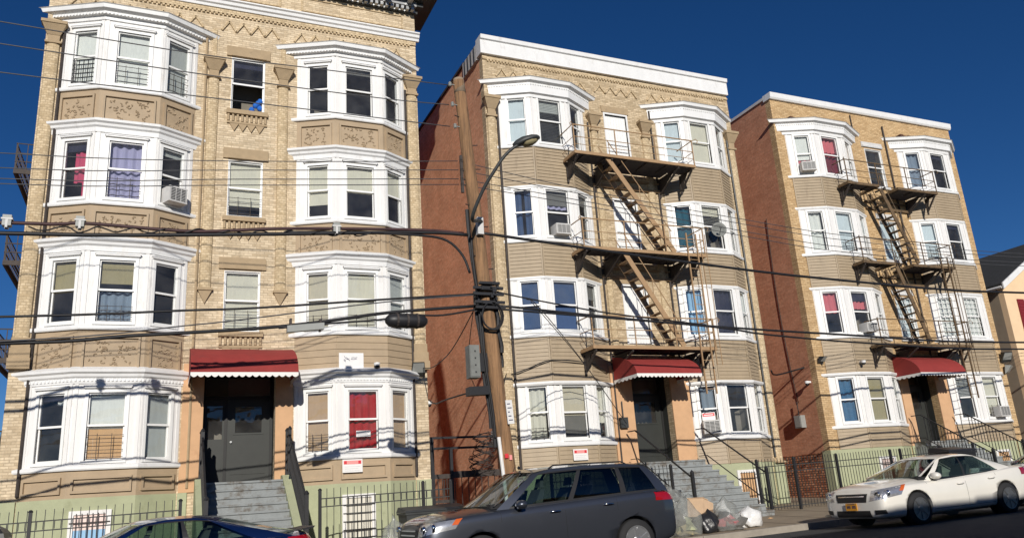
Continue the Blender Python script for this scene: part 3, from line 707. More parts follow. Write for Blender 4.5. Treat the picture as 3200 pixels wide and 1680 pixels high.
# ------------------------------------------------------------------ awnings
def awning(label, x0, x1, zt, zb_, dep):
    t = thing('door_awning', label, 'awning', ((x0+x1)/2, 0, zb_), 'red awnings over the entrance doors'); D = Matrix.Translation((-(x0+x1)/2, 0, -zb_))
    prof = [(-.0,zt)]+[(-dep*math.sin(a)**.9, zb_+(zt-zb_)*(math.cos(a)*.55+.45*(1-a/(math.pi/2)))) for a in [math.pi/2*i/8 for i in range(1,9)]]
    m = MB(D); n = len(prof); k = 10
    vs = [(x0+(x1-x0)*i/k, y-.004, z-.012*math.sin(math.pi*((i*2)%k)/k)) for i in range(k+1) for (y,z) in prof]
    m.add(vs, [(i*n+j,(i+1)*n+j,(i+1)*n+j+1,i*n+j+1) for i in range(k) for j in range(n-1)])
    for x in (x0, x1): m.add([(x,y,z) for y,z in prof]+[(x,0,zb_)], [tuple(range(n+1))])
    m.build('canopy', 'redcanvas', t, recalc=False)
    v = MB(D)
    def val(P, Q, nn):
        pts = []; 
        for i in range(nn*6+1):
            f = i/(nn*6); s = abs(math.sin(f*nn*math.pi)); p = Vector(P).lerp(Vector(Q), f); pts += [p, p+Vector((0,0,-.07-.05*s))]
        v.add(pts, [(2*i,2*i+2,2*i+3,2*i+1) for i in range(nn*6)])
    val((x0,-dep-.006,zb_+.01),(x1,-dep-.006,zb_+.01), 16); val((x0-.003,-dep,zb_),(x0-.003,0,zb_), 6); val((x1+.003,-dep,zb_),(x1+.003,0,zb_), 6)
    v.build('scalloped_valance', 'wcanvas', t, recalc=False)
    fr = MB(D)
    for x in (x0+.04, (x0+x1)/2, x1-.04): fr.tube([(x,-.02,zt-.08)]+[(x,y+.03,z-.03) for y,z in prof[1:]], .012, 5)
    fr.tube([(x0+.02,-dep+.03,zb_+.02),(x1-.02,-dep+.03,zb_+.02)], .012, 5); fr.build('awning_frame', 'metaldark', t)
awning('wide red awning over the dark door with a side panel, between ornate relief bays', 5.47, 7.97, 6.14, 5.30, 1.4)
awning('red fabric awning below the tan fire escape of the middle tenement', 17.85, 20.22, 6.0, 5.27, 1.4)
awning('red fabric awning over the door of the ochre tenement', 30.0, 32.4, 6.12, 5.33, 1.25)

# ------------------------------------------------------------------ fire escapes
def fire_escape(label, decks, stairs, dep, m1, m2, group, clear, ladder=None, yw=-.03):
    x0 = decks[0][1]; zb_ = decks[-1][0]
    t = thing('fire_escape', label, 'fire escape', (x0, 0, zb_), group); D = Matrix.Translation((-x0, 0, -zb_))
    for (z, a, b, gaps) in decks:
        runs = []; c = a
        for g0, g1 in gaps: runs.append((c, g0)); c = g1
        runs.append((c, b))
        d = MB(D); gr = MB(D)
        for (p, q) in runs:
            d.box(p, q, -dep, -dep+.04, z-.085, z+.015); d.box(p, p+.05, -dep+.041, yw-.5 if p < a+.01 or q > b-.01 else yw, z-.09, z+.015); d.box(q-.05, q, -dep+.041, yw-.5 if q > b-.01 else yw, z-.09, z+.015)
            yy = -dep+.08
            while yy < yw-.03:
                lo, hi = p, q
                if yy > -.52:                     # the bays stand here
                    lo, hi = max(p, clear[0]), min(q, clear[1])
                if hi > lo+.2: gr.box(lo+.051, hi-.051, yy, yy+.04, z-.03, z+.0)
                yy += .075
        for i_ in range(int((b-a)/.8)): xx = a+.4+i_*.8; gr.box(xx-.02, xx+.02, -dep+.045, -.5, z-.09, z-.031)
        d.build('deck', m1, t); gr.build('deck_grating', 'rust', t)
        for bx in (a+.12, clear[0]+.1, clear[1]-.1, b-.12):
            if any(g0-.05 < bx < g1+.05 for g0, g1 in gaps): continue
            edge = bx < clear[0] or bx > clear[1]; yb = -.50 if edge else yw
            k = MB(D); k.box(bx-.025, bx+.025, -dep+.05, yb, z-.15, z-.101)
            k.bar((bx,-dep+.1,z-.15), (bx,yb-.02,z-.66), .06, .05); k.box(bx-.03, bx+.03, yb-.05, yb-.002, z-.78, z-.101); k.prism([(-dep+.35,z-.151),(yb-.06,z-.151),(yb-.06,z-.58)], bx-.012, bx+.012, 'x'); k.build('bracket', m2, t)
        wl = MB(D); wl.box(clear[0]+.02, clear[1]-.02, yw-.06, yw-.01, z-.60, z-.50); wl.box(clear[0]+.02, clear[1]-.02, yw-.05, yw-.01, z-.30, z-.24); wl.build('ledger_beam', m1, t)
        r = MB(D); 
        for h_, rr in ((.92,.022),(.50,.014),(.24,.010)):
            r.tube([(a+.02,-.42,z+h_),(a+.02,-dep+.02,z+h_),(b-.02,-dep+.02,z+h_),(b-.02,-.42,z+h_)], rr, 5)
        npst = int((b-a)/1.5)
        for i in range(npst+1): xx = a+.03+(b-a-.06)*i/npst; r.box(xx-.015, xx+.015, -dep+.003, -dep+.032, z+.02, z+.94)
        for sx, s in ((a+.02,-1),(b-.02,1)): r.tube([(sx,-dep+.02,z+.9),(sx+s*.10,-dep-.08,z+.95),(sx+s*.16,-dep-.1,z+.88),(sx+s*.12,-dep-.08,z+.80)], .014, 5)
        r.build('railing', m1, t)
    for (xa, za, xb, zb2) in stairs:
        ya, yb = -dep+.12, -dep+.66
        st = MB(D)
        for y in (ya, yb): st.bar((xa,y,za), (xb,y,zb2), .04, .17)
        n = int((za-zb2)/.27)
        for i in range(1, n):
            f = i/n; x = xa+(xb-xa)*f; z = za+(zb2-za)*f; st.box(x-.10, x+.10, ya+.021, yb-.021, z-.015, z+.012)
        s = st.build('stair', m1, t)
        hr = MB(D)
        for y in (ya-.01, yb+.01):
            hr.tube([(xa+.05,y,za+.62),(xb-.05,y,zb2+.72)], .016, 5)
            for f in (.05,.5,.95): x = xa+(xb-xa)*f; z = za+(zb2-za)*f; hr.tube([(x,y,z),(x,y,z+.66)], .012, 5)
        hr.build('handrail', m1, s)
    if ladder:
        x, za, zb2, y = ladder; l = MB(D)
        for dx in (0,.38): l.box(x+dx-.02, x+dx+.02, y-.02, y+.02, zb2, za)
        n = int((za-zb2)/.3)
        for i in range(n): l.tube([(x+.02,y,zb2+.15+i*.3),(x+.36,y,zb2+.15+i*.3)], .011, 5)
        for dx in (.55,.75): l.tube([(x+dx,y,zb2+.9),(x+dx,y,za)], .014, 5)
        l.build('drop_ladder', m1, t)
    return t
fire_escape('tan painted iron fire escape crossing the middle tenement above its awning', [(12.42,16.5,21.18,[]),(9.22,16.5,21.1,[]),(6.12,16.5,21.02,[])],
    [(17.75,12.36,19.95,9.26),(18.0,9.16,19.85,6.16)], 1.32, 'fetan', 'rust', 'fire escapes on the tenement fronts', (17.8,20.6), (20.35,9.9,4.65,-1.36))
fire_escape('brown iron fire escape with a split top landing on the ochre tenement', [(12.72,28.5,33.4,[(30.15,31.15)]),(9.55,28.5,33.4,[(30.15,31.1)]),(6.42,28.6,33.4,[])],
    [(30.3,12.62,31.55,9.62),(30.3,9.45,31.3,6.5)], 1.05, 'fedark', 'rust', 'fire escapes on the tenement fronts', (30.35,32.8), (32.6,9.9,4.4,-1.1))
# the one seen in silhouette on the left side wall of the first tenement
t = thing('side_fire_escape', 'dark rusty fire escape in silhouette beyond the side wall of the tallest tenement', 'fire escape', (1.57, 8, 1.2)); D = Matrix.Translation((-1.57,-8,-1.2))
for z in (13.6, 10.4, 7.2, 4.0):
    d = MB(D); xa = -.02
    for i in range(9): x = xa+i*.2; d.box(x, x+.06, 7.4, 10.6, z-.03, z)
    d.box(xa, 1.56, 7.36, 7.40, z-.14, z+.02); d.box(xa-.04, xa, 7.36, 10.6, z-.14, z+.02); d.bar((.6,7.5,z-.14),(1.54,7.5,z-.5),.05); d.bar((.6,10.3,z-.14),(1.54,10.3,z-.5),.05)
    d.build('deck', 'rust', t)
    r = MB(D)
    for h_ in (.3,.6,.95): r.tube([(1.54,7.38,z+h_),(xa-.02,7.38,z+h_),(xa-.02,10.6,z+h_),(1.54,10.6,z+h_)], .022, 5)
    for i in range(12): r.box(xa-.03, xa-.005, 7.4+i*.28, 7.43+i*.28, z, z+.95)
    for i in range(6): r.box(xa+i*.3, xa+i*.3+.025, 7.37, 7.39, z, z+.95)
    r.build('railing', 'rust', t)
    if 5 < z < 12:
        st = MB(D); 
        for x in (.3,.9): st.bar((x,10.2,z),(x,7.7,z-3.2),.05,.16)
        for i in range(1,11): f = i/11; st.box(.32,.88,10.2-2.5*f-.1,10.2-2.5*f+.1,z-3.2*f-.012,z-3.2*f+.012)
        st.build('stair', 'rust', t)

# ------------------------------------------------------------------ stoops with steps
def stoop(label, x0, x1, zt, run, cheeks, hide=None):
    zb_ = sidewalk_z((x0+x1)/2, -run)-.02; n = max(8, round((zt-zb_)/.18)); rise = (zt-zb_)/n; tr = run/(n)
    t = thing('entrance_stoop', label, 'steps', ((x0+x1)/2, -run, zb_), 'concrete stoops up to the tenement doors'); D = Matrix.Translation((-(x0+x1)/2, run, -zb_))
    m = MB(D)
    for i in range(n):
        z1 = zt-i*rise-.004; y0 = -(.25+i*tr) if i else -.3
        ya = -.05 if i == 0 else -(.25+(i)*tr)+tr*.0
        yb = -(.25+(i+1)*tr)
        m.hexa([(x0,ya,zb_-.2),(x1,ya,zb_-.2),(x1,yb,zb_-.2),(x0,yb,zb_-.2)], [(x0,ya,z1),(x1,ya,z1),(x1,yb,z1),(x0,yb,z1)])
        m.box(x0+.003, x1-.003, yb-.03, yb-.0005, z1-.05, z1-.002)
    m.build('step_flight', 'concrete', t)
    if cheeks:
        for x in (x0-.24, x1+.002):
            c = MB(D); yf = -(.25+n*tr)
            c.prism([(-.06,zb_-.2),(-.06,zt+.10),(-.35,zt+.10),(yf+.1,zb_+.32),(yf-.12,zb_+.30),(yf-.12,zb_-.2)], x, x+.238, 'x'); c.build('cheek_wall', 'green', t)
    return t
stoop('worn grey steps between pale green cheek walls, below the double entrance', 5.95, 7.75, 2.79, 3.1, True)
stoop('open blue grey steps behind the rubbish bags, up to the middle door', 18.15, 20.55, 2.73, 3.1, False)
stoop('grey steps mostly hidden behind the white sedan', 30.4, 32.6, 2.94, 3.0, False)

# ------------------------------------------------------------------ railings
def railing(name, label, pts, posts, pick=.12, grp=None, heavy=False, h=.95, cat='railing'):
    """sloping iron railing through foot points pts [(x,y,z)]; posts are point indices"""
    o = Vector(pts[0]); t = thing(name, label, cat, o, grp); D = Matrix.Translation(-o)
    P = [Vector(p) for p in pts]; up = Vector((0,0,h))
    r = MB(D)
    for a, b in zip(P, P[1:]):
        r.bar(a+up, b+up, .045, .03); r.bar(a+Vector((0,0,.12)), b+Vector((0,0,.12)), .03, .02)
        L = (b-a).length; n = max(1, int(L/pick)) if pick else 0
        for i in range(1, n): q = a.lerp(b, i/n); r.bar(q+Vector((0,0,.12)), q+up, .018)
        if heavy:
            for i in range(n):
                q = a.lerp(b, (i+.5)/n)+Vector((0,0,h*.55)); d = (b-a).normalized()*.05
                r.bar(q-d, q+Vector((0,0,.07)), .014); r.bar(q+d, q+Vector((0,0,.07)), .014); r.bar(q-d, q-Vector((0,0,.07)), .014); r.bar(q+d, q-Vector((0,0,.07)), .014)
    r.build('rail_panel', 'black', t)
    for i in posts:
        p = P[i]; q = MB(D); q.box(p.x-.04, p.x+.04, p.y-.04, p.y+.04, p.z-.02, p.z+h+.12); q.lathe([(.05,h+.12),(.055,h+.15),(.03,h+.19),(.0,h+.22)], 8, 'z', p); q.build('newel_post', 'black', t)
    return t
railing('stair_railing', 'ornate black railing on the left cheek wall of the green sided stoop', [(5.83,-.3,2.9),(5.83,-.75,2.9),(5.83,-3.3,1.25)], (0,1,2), .1, 'iron railings on the stoops', True)
railing('stair_railing', 'ornate black railing on the right cheek wall of the green sided stoop', [(7.87,-.3,2.9),(7.87,-.75,2.9),(7.87,-3.3,1.25)], (0,1,2), .1, 'iron railings on the stoops', True)
railing('stair_railing', 'thin black handrail down the left of the blue grey steps, behind the dark SUV', [(18.08,-.2,2.72),(18.08,-.6,2.72),(18.08,-3.2,1.2)], (2,), 0, 'iron railings on the stoops')
railing('stair_railing', 'thin black handrail down the right of the blue grey steps', [(20.62,-.2,2.72),(20.62,-.6,2.72),(20.62,-3.2,1.2)], (2,), 0, 'iron railings on the stoops')
railing('stair_railing', 'black handrail left of the steps behind the white sedan', [(30.33,-.2,2.93),(30.33,-.6,2.93),(30.33,-3.1,1.35)], (2,), .14, 'iron railings on the stoops')
railing('stair_railing', 'black handrail right of the steps behind the white sedan', [(32.68,-.2,2.93),(32.68,-.6,2.93),(32.68,-3.1,1.35)], (2,), .14, 'iron railings on the stoops')

# ------------------------------------------------------------------ fences
def fence(label, x0, x1, y, ht, posts, sq=True, pick=.155, y1=None):
    y1 = y if y1 is None else y1
    zf = lambda x: sidewalk_z(x, -2.5)
    yy = lambda x: y+(y1-y)*(x-x0)/(x1-x0)
    t = thing('picket_fence', label, 'fence', (x0, y, zf(x0)), 'black iron fences along the basement areas'); D = Matrix.Translation((-x0,-y,-zf(x0)))
    m = MB(D)
    def rl(h_, w_=.024): m.bar((x0,yy(x0),zf(x0)+h_), (x1,yy(x1),zf(x1)+h_), .016, w_)
    rl(.12); rl(ht-.12); rl(ht-.30)
    n = int((x1-x0)/pick)
    for i in range(n+1):
        x = x0+(x1-x0)*i/n; z = zf(x); m.box(x-.0065, x+.0065, yy(x)-.0065, yy(x)+.0065, z+.05, z+ht+.10)
        if sq and i < n and i % 2 == 0:
            xm = x+(x1-x0)/n; 
            for q in (x+.02, xm-.02): m.box(q-.008, q+.008, yy(x)-.009, yy(x)+.009, z+ht-.28, z+ht-.13)
    m.build('fence_panel', 'fenceiron', t)
    for x in posts:
        q = MB(D); z = zf(x); q.box(x-.033, x+.033, yy(x)-.033, yy(x)+.033, z-.05, z+ht+.06); q.lathe([(.045,ht+.06),(.045,ht+.08),(.02,ht+.11),(0,ht+.11)], 8, 'z', (x,yy(x),z)); q.build('fence_post', 'black', t)
fence('black picket fence with square insets before the basement window with a blue cover', .2, 5.36, -2.5, 1.5, (.25,2.6,5.36))
fence('black picket fence with square insets between the green sided stoop and the alley gate', 8.3, 11.45, -2.5, 1.5, (8.3,10.75,11.45))
fence('black picket fence behind the dark SUV, left of the blue grey steps', 14.2, 17.9, -2.5, 1.45, (14.2,17.9), False, .125)
fence('close black picket fence across the brick alley, beside the blue grey steps', 20.75, 26.6, -2.5, 1.40, (20.9,22.3,24.0,26.3), False, .115)
fence('close black picket fence behind the white sedan, before the ochre tenement', 26.75, 30.25, -2.5, 1.40, (26.75,28.6,30.2), False, .115)
fence('close black picket fence right of the steps of the ochre tenement', 32.8, 37.2, -2.5, 1.40, (32.8,35,37.2), False, .115)

# alley gate between the first two tenements
zg = sidewalk_z(12.9,.1)
t = thing('alley_gate', 'tall black steel gate closing the alley beside the utility pole', 'gate', (12.9,.15,zg)); D = Matrix.Translation((-12.9,-.15,-zg))
m = MB(D)
for x in (11.86,13.98): m.box(x-.05,x+.05,.1,.2,zg,3.74)
m.box(12.38,12.46,.1,.2,zg,3.42)
for z, h_ in ((3.68,.06),(3.39,.06)): m.box(11.911,13.929,.12,.18,z,z+h_)
m.build('gate_frame', 'black', t)
m = MB(D); m.box(11.911,12.379,.13,.17,2.6,2.72); m.box(12.461,13.929,.13,.17,2.6,2.78); m.box(11.911,12.379,.13,.17,1.95,2.03)
for i in range(7): x = 12.5+i*.2; m.box(x, x+.02,.14,.16,zg+.1,2.6)
for i in range(3): x = 12.0+i*.13; m.box(x, x+.02,.14,.16,zg+.1,2.6)
m.build('gate_leaf', 'rust', t)
# tangle of razor wire hanging on the gate next to the pole
m = MB()
pts = []
for i in range(220):
    a = i*.42; f = i/220; pts.append((13.35+.33*math.cos(a)+.12*math.sin(f*7), .0+.16*math.sin(a), 3.75-1.15*f+.08*math.sin(a*1.7)))
m.tube(pts, .012, 4)
for i in range(0,220,2):
    p = Vector(pts[i]); d = Vector((random.uniform(-1,1),random.uniform(-1,1),random.uniform(-1,1))).normalized()*.05; m.bar(p-d, p+d, .012, .006)
o = m.build('razor_wire', 'rust'); tag(o, 'dark tangled coil of razor wire hanging on the black alley gate', 'razor wire')

# ------------------------------------------------------------------ air conditioners, lamps, signs and boxes on the walls
def ac(label, x, y, z, w=.52, h=.34, d=.3, rz=0.):
    t = thing('air_conditioner', label, 'air conditioner', (x,y,z), 'window air conditioners', rz)
    b = MB(); b.box(-w/2,w/2,-d,.1,0,h); b.build('casing', 'greywhite', t)
    g = MB(); g.box(-w/2+.03,w/2-.03,-d-.004,-d-.001,.03,h-.03)
    g.build('coil', 'metaldark', t)
    g = MB()
    for i in range(9): zz = .04+(h-.08)*i/8; g.box(-w/2+.03,w/2-.03,-d-.014,-d-.005,zz-.006,zz+.006)
    for i in range(4): xx = -w/2+.04+(w-.08)*i/3; g.box(xx-.006,xx+.006,-d-.016,-d-.005,.03,h-.03)
    g.box(-w/2,w/2,-d-.01,-d-.0005,h-.03,h); g.box(-w/2,w/2,-d-.01,-d-.0005,0,.03); g.build('grille', 'greywhite', t)
    return t
def bayface(k, side, fi, f=.5, out=.0):
    a,b,c,e = BAYS[k][side]; p = [(a+.05,0),(b+.015,-DEP[k]),(c-.015,-DEP[k]),(e-.05,0)]
    A, B = p[fi], p[fi+1]; x = A[0]+(B[0]-A[0])*f+X0[k]; y = A[1]+(B[1]-A[1])*f
    return x, y, math.atan2(B[1]-A[1], B[0]-A[0])
def acw(label, k, side, fi, fl, f=.5, **kw):
    x, y, rz = bayface(k, side, fi, f); return ac(label, x, y, ZS[k][fl]+.2, rz=rz, **kw)
acw('grey air conditioner in the right window of the third floor bay of the tallest tenement', 0, 0, 2, 1, .45, w=.5, h=.42, d=.34)
acw('small air conditioner under a white panel, third floor left bay of the middle tenement', 1, 0, 1, 1, .5)
acw('air conditioner beside the first floor entrance of the middle tenement, below a red card', 1, 1, 0, 3, .55, w=.54, h=.42)
acw('white air conditioner under pink curtains, top left bay of the ochre tenement', 2, 0, 0, 0, .55, w=.56, h=.36)
acw('air conditioner below a pink curtain, second floor left bay of the ochre tenement', 2, 0, 1, 2, .55)
acw('air conditioner in the first floor right bay of the ochre tenement', 2, 1, 1, 3, .6, w=.56, h=.4)
o = MB()
for i in range(5): o.lathe([(0,-.09),(.06,-.06),(.085,0),(.05,.07),(0,.1)], 9, 'z', (6.98+.07*math.sin(i*2.1)-(.16 if i == 0 else 0), .13-.015*i, 13.14+.065*i))
tag(o.build('blue_cloth', 'cloth_blue', smooth=True), 'bundle of bright blue cloth in the open top middle window', 'cloth')
# satellite dish
t = thing('satellite_dish', 'grey satellite dish at the third floor right bay of the middle tenement', 'dish', (22.3,-.62,9.95), rz=R_(-25))
m = MB(); m.lathe([(0,.055),(.09,.045),(.19,.015),(.26,-.03),(.265,-.022),(.19,.028),(.09,.058),(0,.068)], 18, 'y', (0,-.15,.42)); m.build('reflector', 'boxgrey', t, smooth=True)
m = MB(); m.tube([(0,-.06,.45),(0,.03,.3),(0,.1,.0)], .02, 6); m.tube([(0,-.1,.2),(0,-.45,.4)], .012, 5); m.box(-.04,.04,-.5,-.44,.37,.45); m.build('mount', 'metaldark', t)
def sign(name, label, x, y, z, w, h, rz=0., kind='red', cat='sign', tilt=0):
    t = thing(name, label, cat, (x,y,z), None, rz); t.rotation_euler = (0,tilt,rz)
    MB().box(-w/2,w/2,-.015,0,0,h).build('sign_board', 'signwhite', t)
    if kind == 'red':
        MB().box(-w/2+.03,w/2-.03,-.018,-.0155,h*.62,h*.90).build('sign_header', 'signpink', t)
        e = MB(); e.box(-w/2+.04,-w/2+.11,-.020,-.0185,h*.64,h*.88); e.box(w/2-.11,w/2-.04,-.020,-.0185,h*.64,h*.88); e.build('header_mark', 'signred', t)
        l = MB()
        for i in range(3): l.box(-w/2+.06,w/2-.06-.05*(i%2),-.017,-.0155,h*(.12+.15*i),h*(.15+.15*i))
        l.build('text_line', 'greywhite', t)
    elif kind == 'scrawl':
        l = MB()
        def st(pts):
            for a, b in zip(pts, pts[1:]): l.bar((a[0]*w-w/2,-.017,a[1]*h),(b[0]*w-w/2,-.017,b[1]*h),.012,.003,(0,1,0))
        st([(.22,.80),(.26,.68),(.34,.60),(.42,.66)]); st([(.30,.74),(.36,.62),(.44,.52)]); st([(.22,.48),(.20,.60),(.26,.56),(.25,.44)]); st([(.50,.70),(.58,.72),(.66,.70),(.74,.73)]); st([(.48,.62),(.60,.60),(.72,.64)])
        l.build('handwriting', 'ink', t)
    elif kind == 'post':
        l = MB()
        for i in range(5): l.box(-w/2+.03,w/2-.03-.03*(i%3),-.017,-.0155,h*(.14+.17*i),h*(.18+.17*i))
        l.build('text_line', 'ink', t)
    elif kind == 'card':
        l = MB(); l.box(-w/2+.02,w/2-.02,-.018,-.0155,h*.5,h*.9); l.build('sign_header', 'signred', t)
        l = MB(); l.box(-w/2+.06,w/2-.06,-.020,-.0185,h*.62,h*.74); l.box(-w/2+.06,w/2-.1,-.018,-.0155,h*.2,h*.3); l.build('text_line', 'signwhite', t)
    return t
x, y, rz = bayface(0, 1, 1, .5)
sign('wall_sign', 'white board with blue scrawl above the bay with the red curtain', 9.48, -.535, 5.53, .66, .44, 0, 'scrawl')
sign('notice_sign', 'red and white notice below the window with the red curtain', 9.48, -.56, 2.86, .52, .33)
sign('notice_sign', 'red and white notice below the ground floor bay of the middle tenement', 16.18, -.53, 2.88, .48, .32)
x, y, rz = bayface(0, 1, 1, .5)
sign('window_card', 'small white card in the red curtained window', x+.0, -DEP[0]+.03, 3.76, .38, .16, 0, 'post')
x, y, rz = bayface(1, 1, 0, .5)
sign('window_card', 'red and white card above the air conditioner beside the middle entrance', x, y-.03+.0, 3.95, .42, .24, rz, 'card')
def floodlight(label, x, y, z, rz=0., m='metaldark', cat='light', s=1.):
    t = thing('floodlight', label, cat, (x,y,z), None, rz)
    b = MB(); b.hexa([(-.16*s,-.12,-.10*s),(.16*s,-.12,-.10*s),(.16*s,-.02,-.16*s),(-.16*s,-.02,-.16*s)], [(-.13*s,-.30,.12*s),(.13*s,-.30,.12*s),(.13*s,-.08,.16*s),(-.13*s,-.08,.16*s)]); b.build('housing', m, t)
    MB().hexa([(-.14*s,-.128,-.09*s),(.14*s,-.128,-.09*s),(.14*s,-.122,-.09*s),(-.14*s,-.122,-.09*s)], [(-.12*s,-.306,.10*s),(.12*s,-.306,.10*s),(.12*s,-.300,.10*s),(-.12*s,-.300,.10*s)]).build('lens', 'metalgrey', t)
    k = MB(); k.box(-.04,.04,-.09,0,-.03,.05); k.build('bracket', m, t)
    return t
floodlight('grey wedge shaped floodlight at the alley corner of the tallest tenement', 11.48, -.02, 5.62, R_(-10), s=1.25)
floodlight('small dark floodlight at the left corner of the ochre tenement', 26.5, -.02, 5.98, R_(10), s=.75)
floodlight('grey floodlight at the right corner of the ochre tenement', 36.4, -.02, 5.65, R_(25), 'metalgrey', s=1.1)
floodlight('wide black floodlight on a bracket at the far right corner of the ochre tenement', 36.45, -.1, 6.15, R_(-20), s=1.3)
def dome_cam(label, x, y, z, rz=0.):
    t = thing('security_camera', label, 'camera', (x,y,z), None, rz)
    m = MB(); m.box(-.04,.04,-.12,0,-.03,.03); m.lathe([(.075,-.05),(.085,0),(.085,.03),(0,.05)], 12, 'z', (0,-.16,0)); m.build('mount', 'white2', t)
    MB().lathe([(0,-.13),(.05,-.115),(.075,-.05)], 12, 'z', (0,-.16,0)).build('dome', 'blackplastic', t, smooth=True)
dome_cam('white dome camera right of the scrawled board', 10.15, -.49, 5.66)
dome_cam('white dome camera on the alley edge of the tallest tenement', 11.79, .5, 4.75, R_(90))
dome_cam('white dome camera on the tan siding of the ochre tenement', 28.0, -.45, 5.84)
dome_cam('white dome camera at the brick corner of the ochre tenement', 26.28, .35, 5.25, R_(-90))
def wallbox(label, x, y, z, w, h, d, rz, m='metalgrey'):
    t = thing('meter_box', label, 'box', (x,y,z), None, rz)
    MB().box(-w/2,w/2,-d,0,0,h).build('casing', m, t); b = MB(); b.box(-w/2+.03,w/2-.03,-d-.012,-d-.0005,.03,h-.03); b.build('cover', m, t)
    q = MB(); q.tube([(0,-d/2,h),(0,-d/2,h+.5)], .018, 6); q.build('conduit', 'metaldark', t)
wallbox('grey metal box casting a shadow on the red brick side of the ochre tenement', 26.30, 1.08, 3.70, .34, .44, .22, R_(-90))
wallbox('small dark green box left of the middle entrance', 18.02, -.05, 3.8, .26, .32, .12, 0, 'metaldark')
wallbox('white meter box low on the brick alley wall behind the pole', 14.05, .6, 3.5, .24, .4, .14, R_(-90), 'greywhite')

# ------------------------------------------------------------------ utility pole and street lamp
PB, PT = Vector((11.735,-5.7,sidewalk_z(11.7,-5.7)-.05)), Vector((10.975,-5.7,11.56))
def pole_at(z): f = (z-PB.z)/(PT.z-PB.z); return PB.lerp(PT, f)
t = thing('utility_pole', 'leaning brown wooden utility pole with cable clutter, behind the dark SUV', 'pole', PB); D = Matrix.Translation(-PB)
m = MB(D); pts = [PB.lerp(PT, i/14)+Vector((random.uniform(-.012,.012),random.uniform(-.012,.012),0)) for i in range(15)]
m.tube(pts, .18, 16, .135); m.build('shaft', 'wood', t, smooth=True)
m = MB(D); d = (PT-PB).normalized(); m.tube([PT-d*.32, PT+d*.02, PT+d*.06], .140, 16, .12); m.build('pole_top', 'woodgrey', t, smooth=True)
m = MB(D)
for z in (11.42,10.90,10.34):
    p = pole_at(z); m.tube([p, p+Vector((-.22,-.05,0))], .015, 5); m.lathe([(.03,-.05),(.045,-.02),(.03,0),(.045,.03),(.02,.06)], 8, 'z', p+Vector((-.25,-.05,.0)))
m.build('insulator', 'metalgrey', t)
m = MB(D)
p = pole_at(9.15); m.box(p.x-.25, p.x-.19, p.y-.05, p.y+.01, 8.7, 9.62)
for z in (9.48,9.26,9.04,8.90): q = pole_at(z); m.tube([q, (p.x-.22,p.y-.02,z)], .014, 5); m.lathe([(.025,-.04),(.045,-.02),(.03,0),(.045,.02),(.025,.04)], 8, 'z', (p.x-.22,p.y-.02,z))
m.build('spool_rack', 'rust', t)
for zc, up in ((5.2,.45),):
    p = pole_at(4.8); p = p-Vector((.10,0,0)); m = MB(D); m.box(p.x-.50, p.x-.27, p.y-.12, p.y+.14, 4.46, 5.16); b = m.build('terminal_box', 'boxgrey', t)
    m = MB(D); m.box(p.x-.49, p.x-.28, p.y-.135, p.y-.121, 4.48, 5.14); 
    m.build('box_door', 'boxgrey', b); m = MB(D)
    for i in range(4): m.box(p.x-.395, p.x-.365, p.y-.15, p.y-.136, 4.56+i*.15, 4.59+i*.15)
    m.build('box_label', 'metaldark', b)
    m = MB(D); m.box(p.x-.27, p.x-.06, p.y-.05, p.y+.05, 4.6, 5.0); m.build('box_bracket', 'black', t)
    m = MB(D); m.hexa([(p.x-.55,p.y-.14,4.08),(p.x-.1,p.y-.14,4.10),(p.x-.1,p.y+.1,4.10),(p.x-.55,p.y+.1,4.08)], [(p.x-.55,p.y-.14,4.26),(p.x-.1,p.y-.14,4.28),(p.x-.1,p.y+.1,4.28),(p.x-.55,p.y+.1,4.26)]); m.build('splice_tray', 'blackplastic', t)
m = MB(D)      # riser cables and conduits strapped to the pole
for dx, dy, z0, z1, r in ((-.20,.0,3.0,8.3,.045),(-.21,-.08,3.2,7.6,.025),(.18,-.08,5.0,6.3,.045),(.20,.02,4.7,6.2,.03),(-.23,.06,3.4,6.4,.04)):
    n = 10; m.tube([pole_at(z0+(z1-z0)*i/n)+Vector((dx+.02*math.sin(i*1.3),dy,0)) for i in range(n+1)], r, 6)
m.build('riser_cable', 'wire', t)
m = MB(D); m.tube([pole_at(.9)+Vector((-.15,-.11,0)), pole_at(3.2)+Vector((-.15,-.11,0))], .04, 8); m.build('white_conduit', 'white', t)
m = MB(D); c = pole_at(5.78)+Vector((.0,-.24,0))
for rr, off in ((.24,0),(.22,.03),(.25,-.03)): m.tube([c+Vector((rr*math.cos(a),off,rr*1.25*math.sin(a))) for a in [2*math.pi*i/20 for i in range(21)]], .016, 5)
m.build('cable_coil', 'wire', t)
m = MB(D)
for z in (6.42,6.28,6.1,5.98): p = pole_at(z); m.lathe([(.20,-.03),(.22,0),(.20,.04)], 12, 'z', p); m.box(p.x-.35, p.x+.35, p.y-.23, p.y-.17, z-.03, z+.03)
for i in range(14): p = pole_at(5.95+random.uniform(0,.55)); m.box(p.x+random.uniform(-.26,.2), p.x+random.uniform(.0,.26), p.y-.25-random.uniform(0,.08), p.y-.19, p.z, p.z+random.uniform(.03,.09))
m.build('cable_clamp', 'blackplastic', t)
m = MB(D)
for z in (10.6,9.9,9.3,8.4,7.9,7.2,6.9): p = pole_at(z); m.tube([p, p+Vector((.24 if int(z*10)%2 else -.24,-.08,.0))], .014, 5)
m.build('step_bolt', 'rust', t)
p = pole_at(2.8); m = MB(D); m.box(p.x-.10,p.x-.02,p.y-.20,p.y-.185,2.76,2.85); m.build('red_tag', 'signred', t); m = MB(D); m.box(p.x+.0,p.x+.06,p.y-.20,p.y-.18,2.72,2.82); m.build('pale_tag', 'signpink', t)
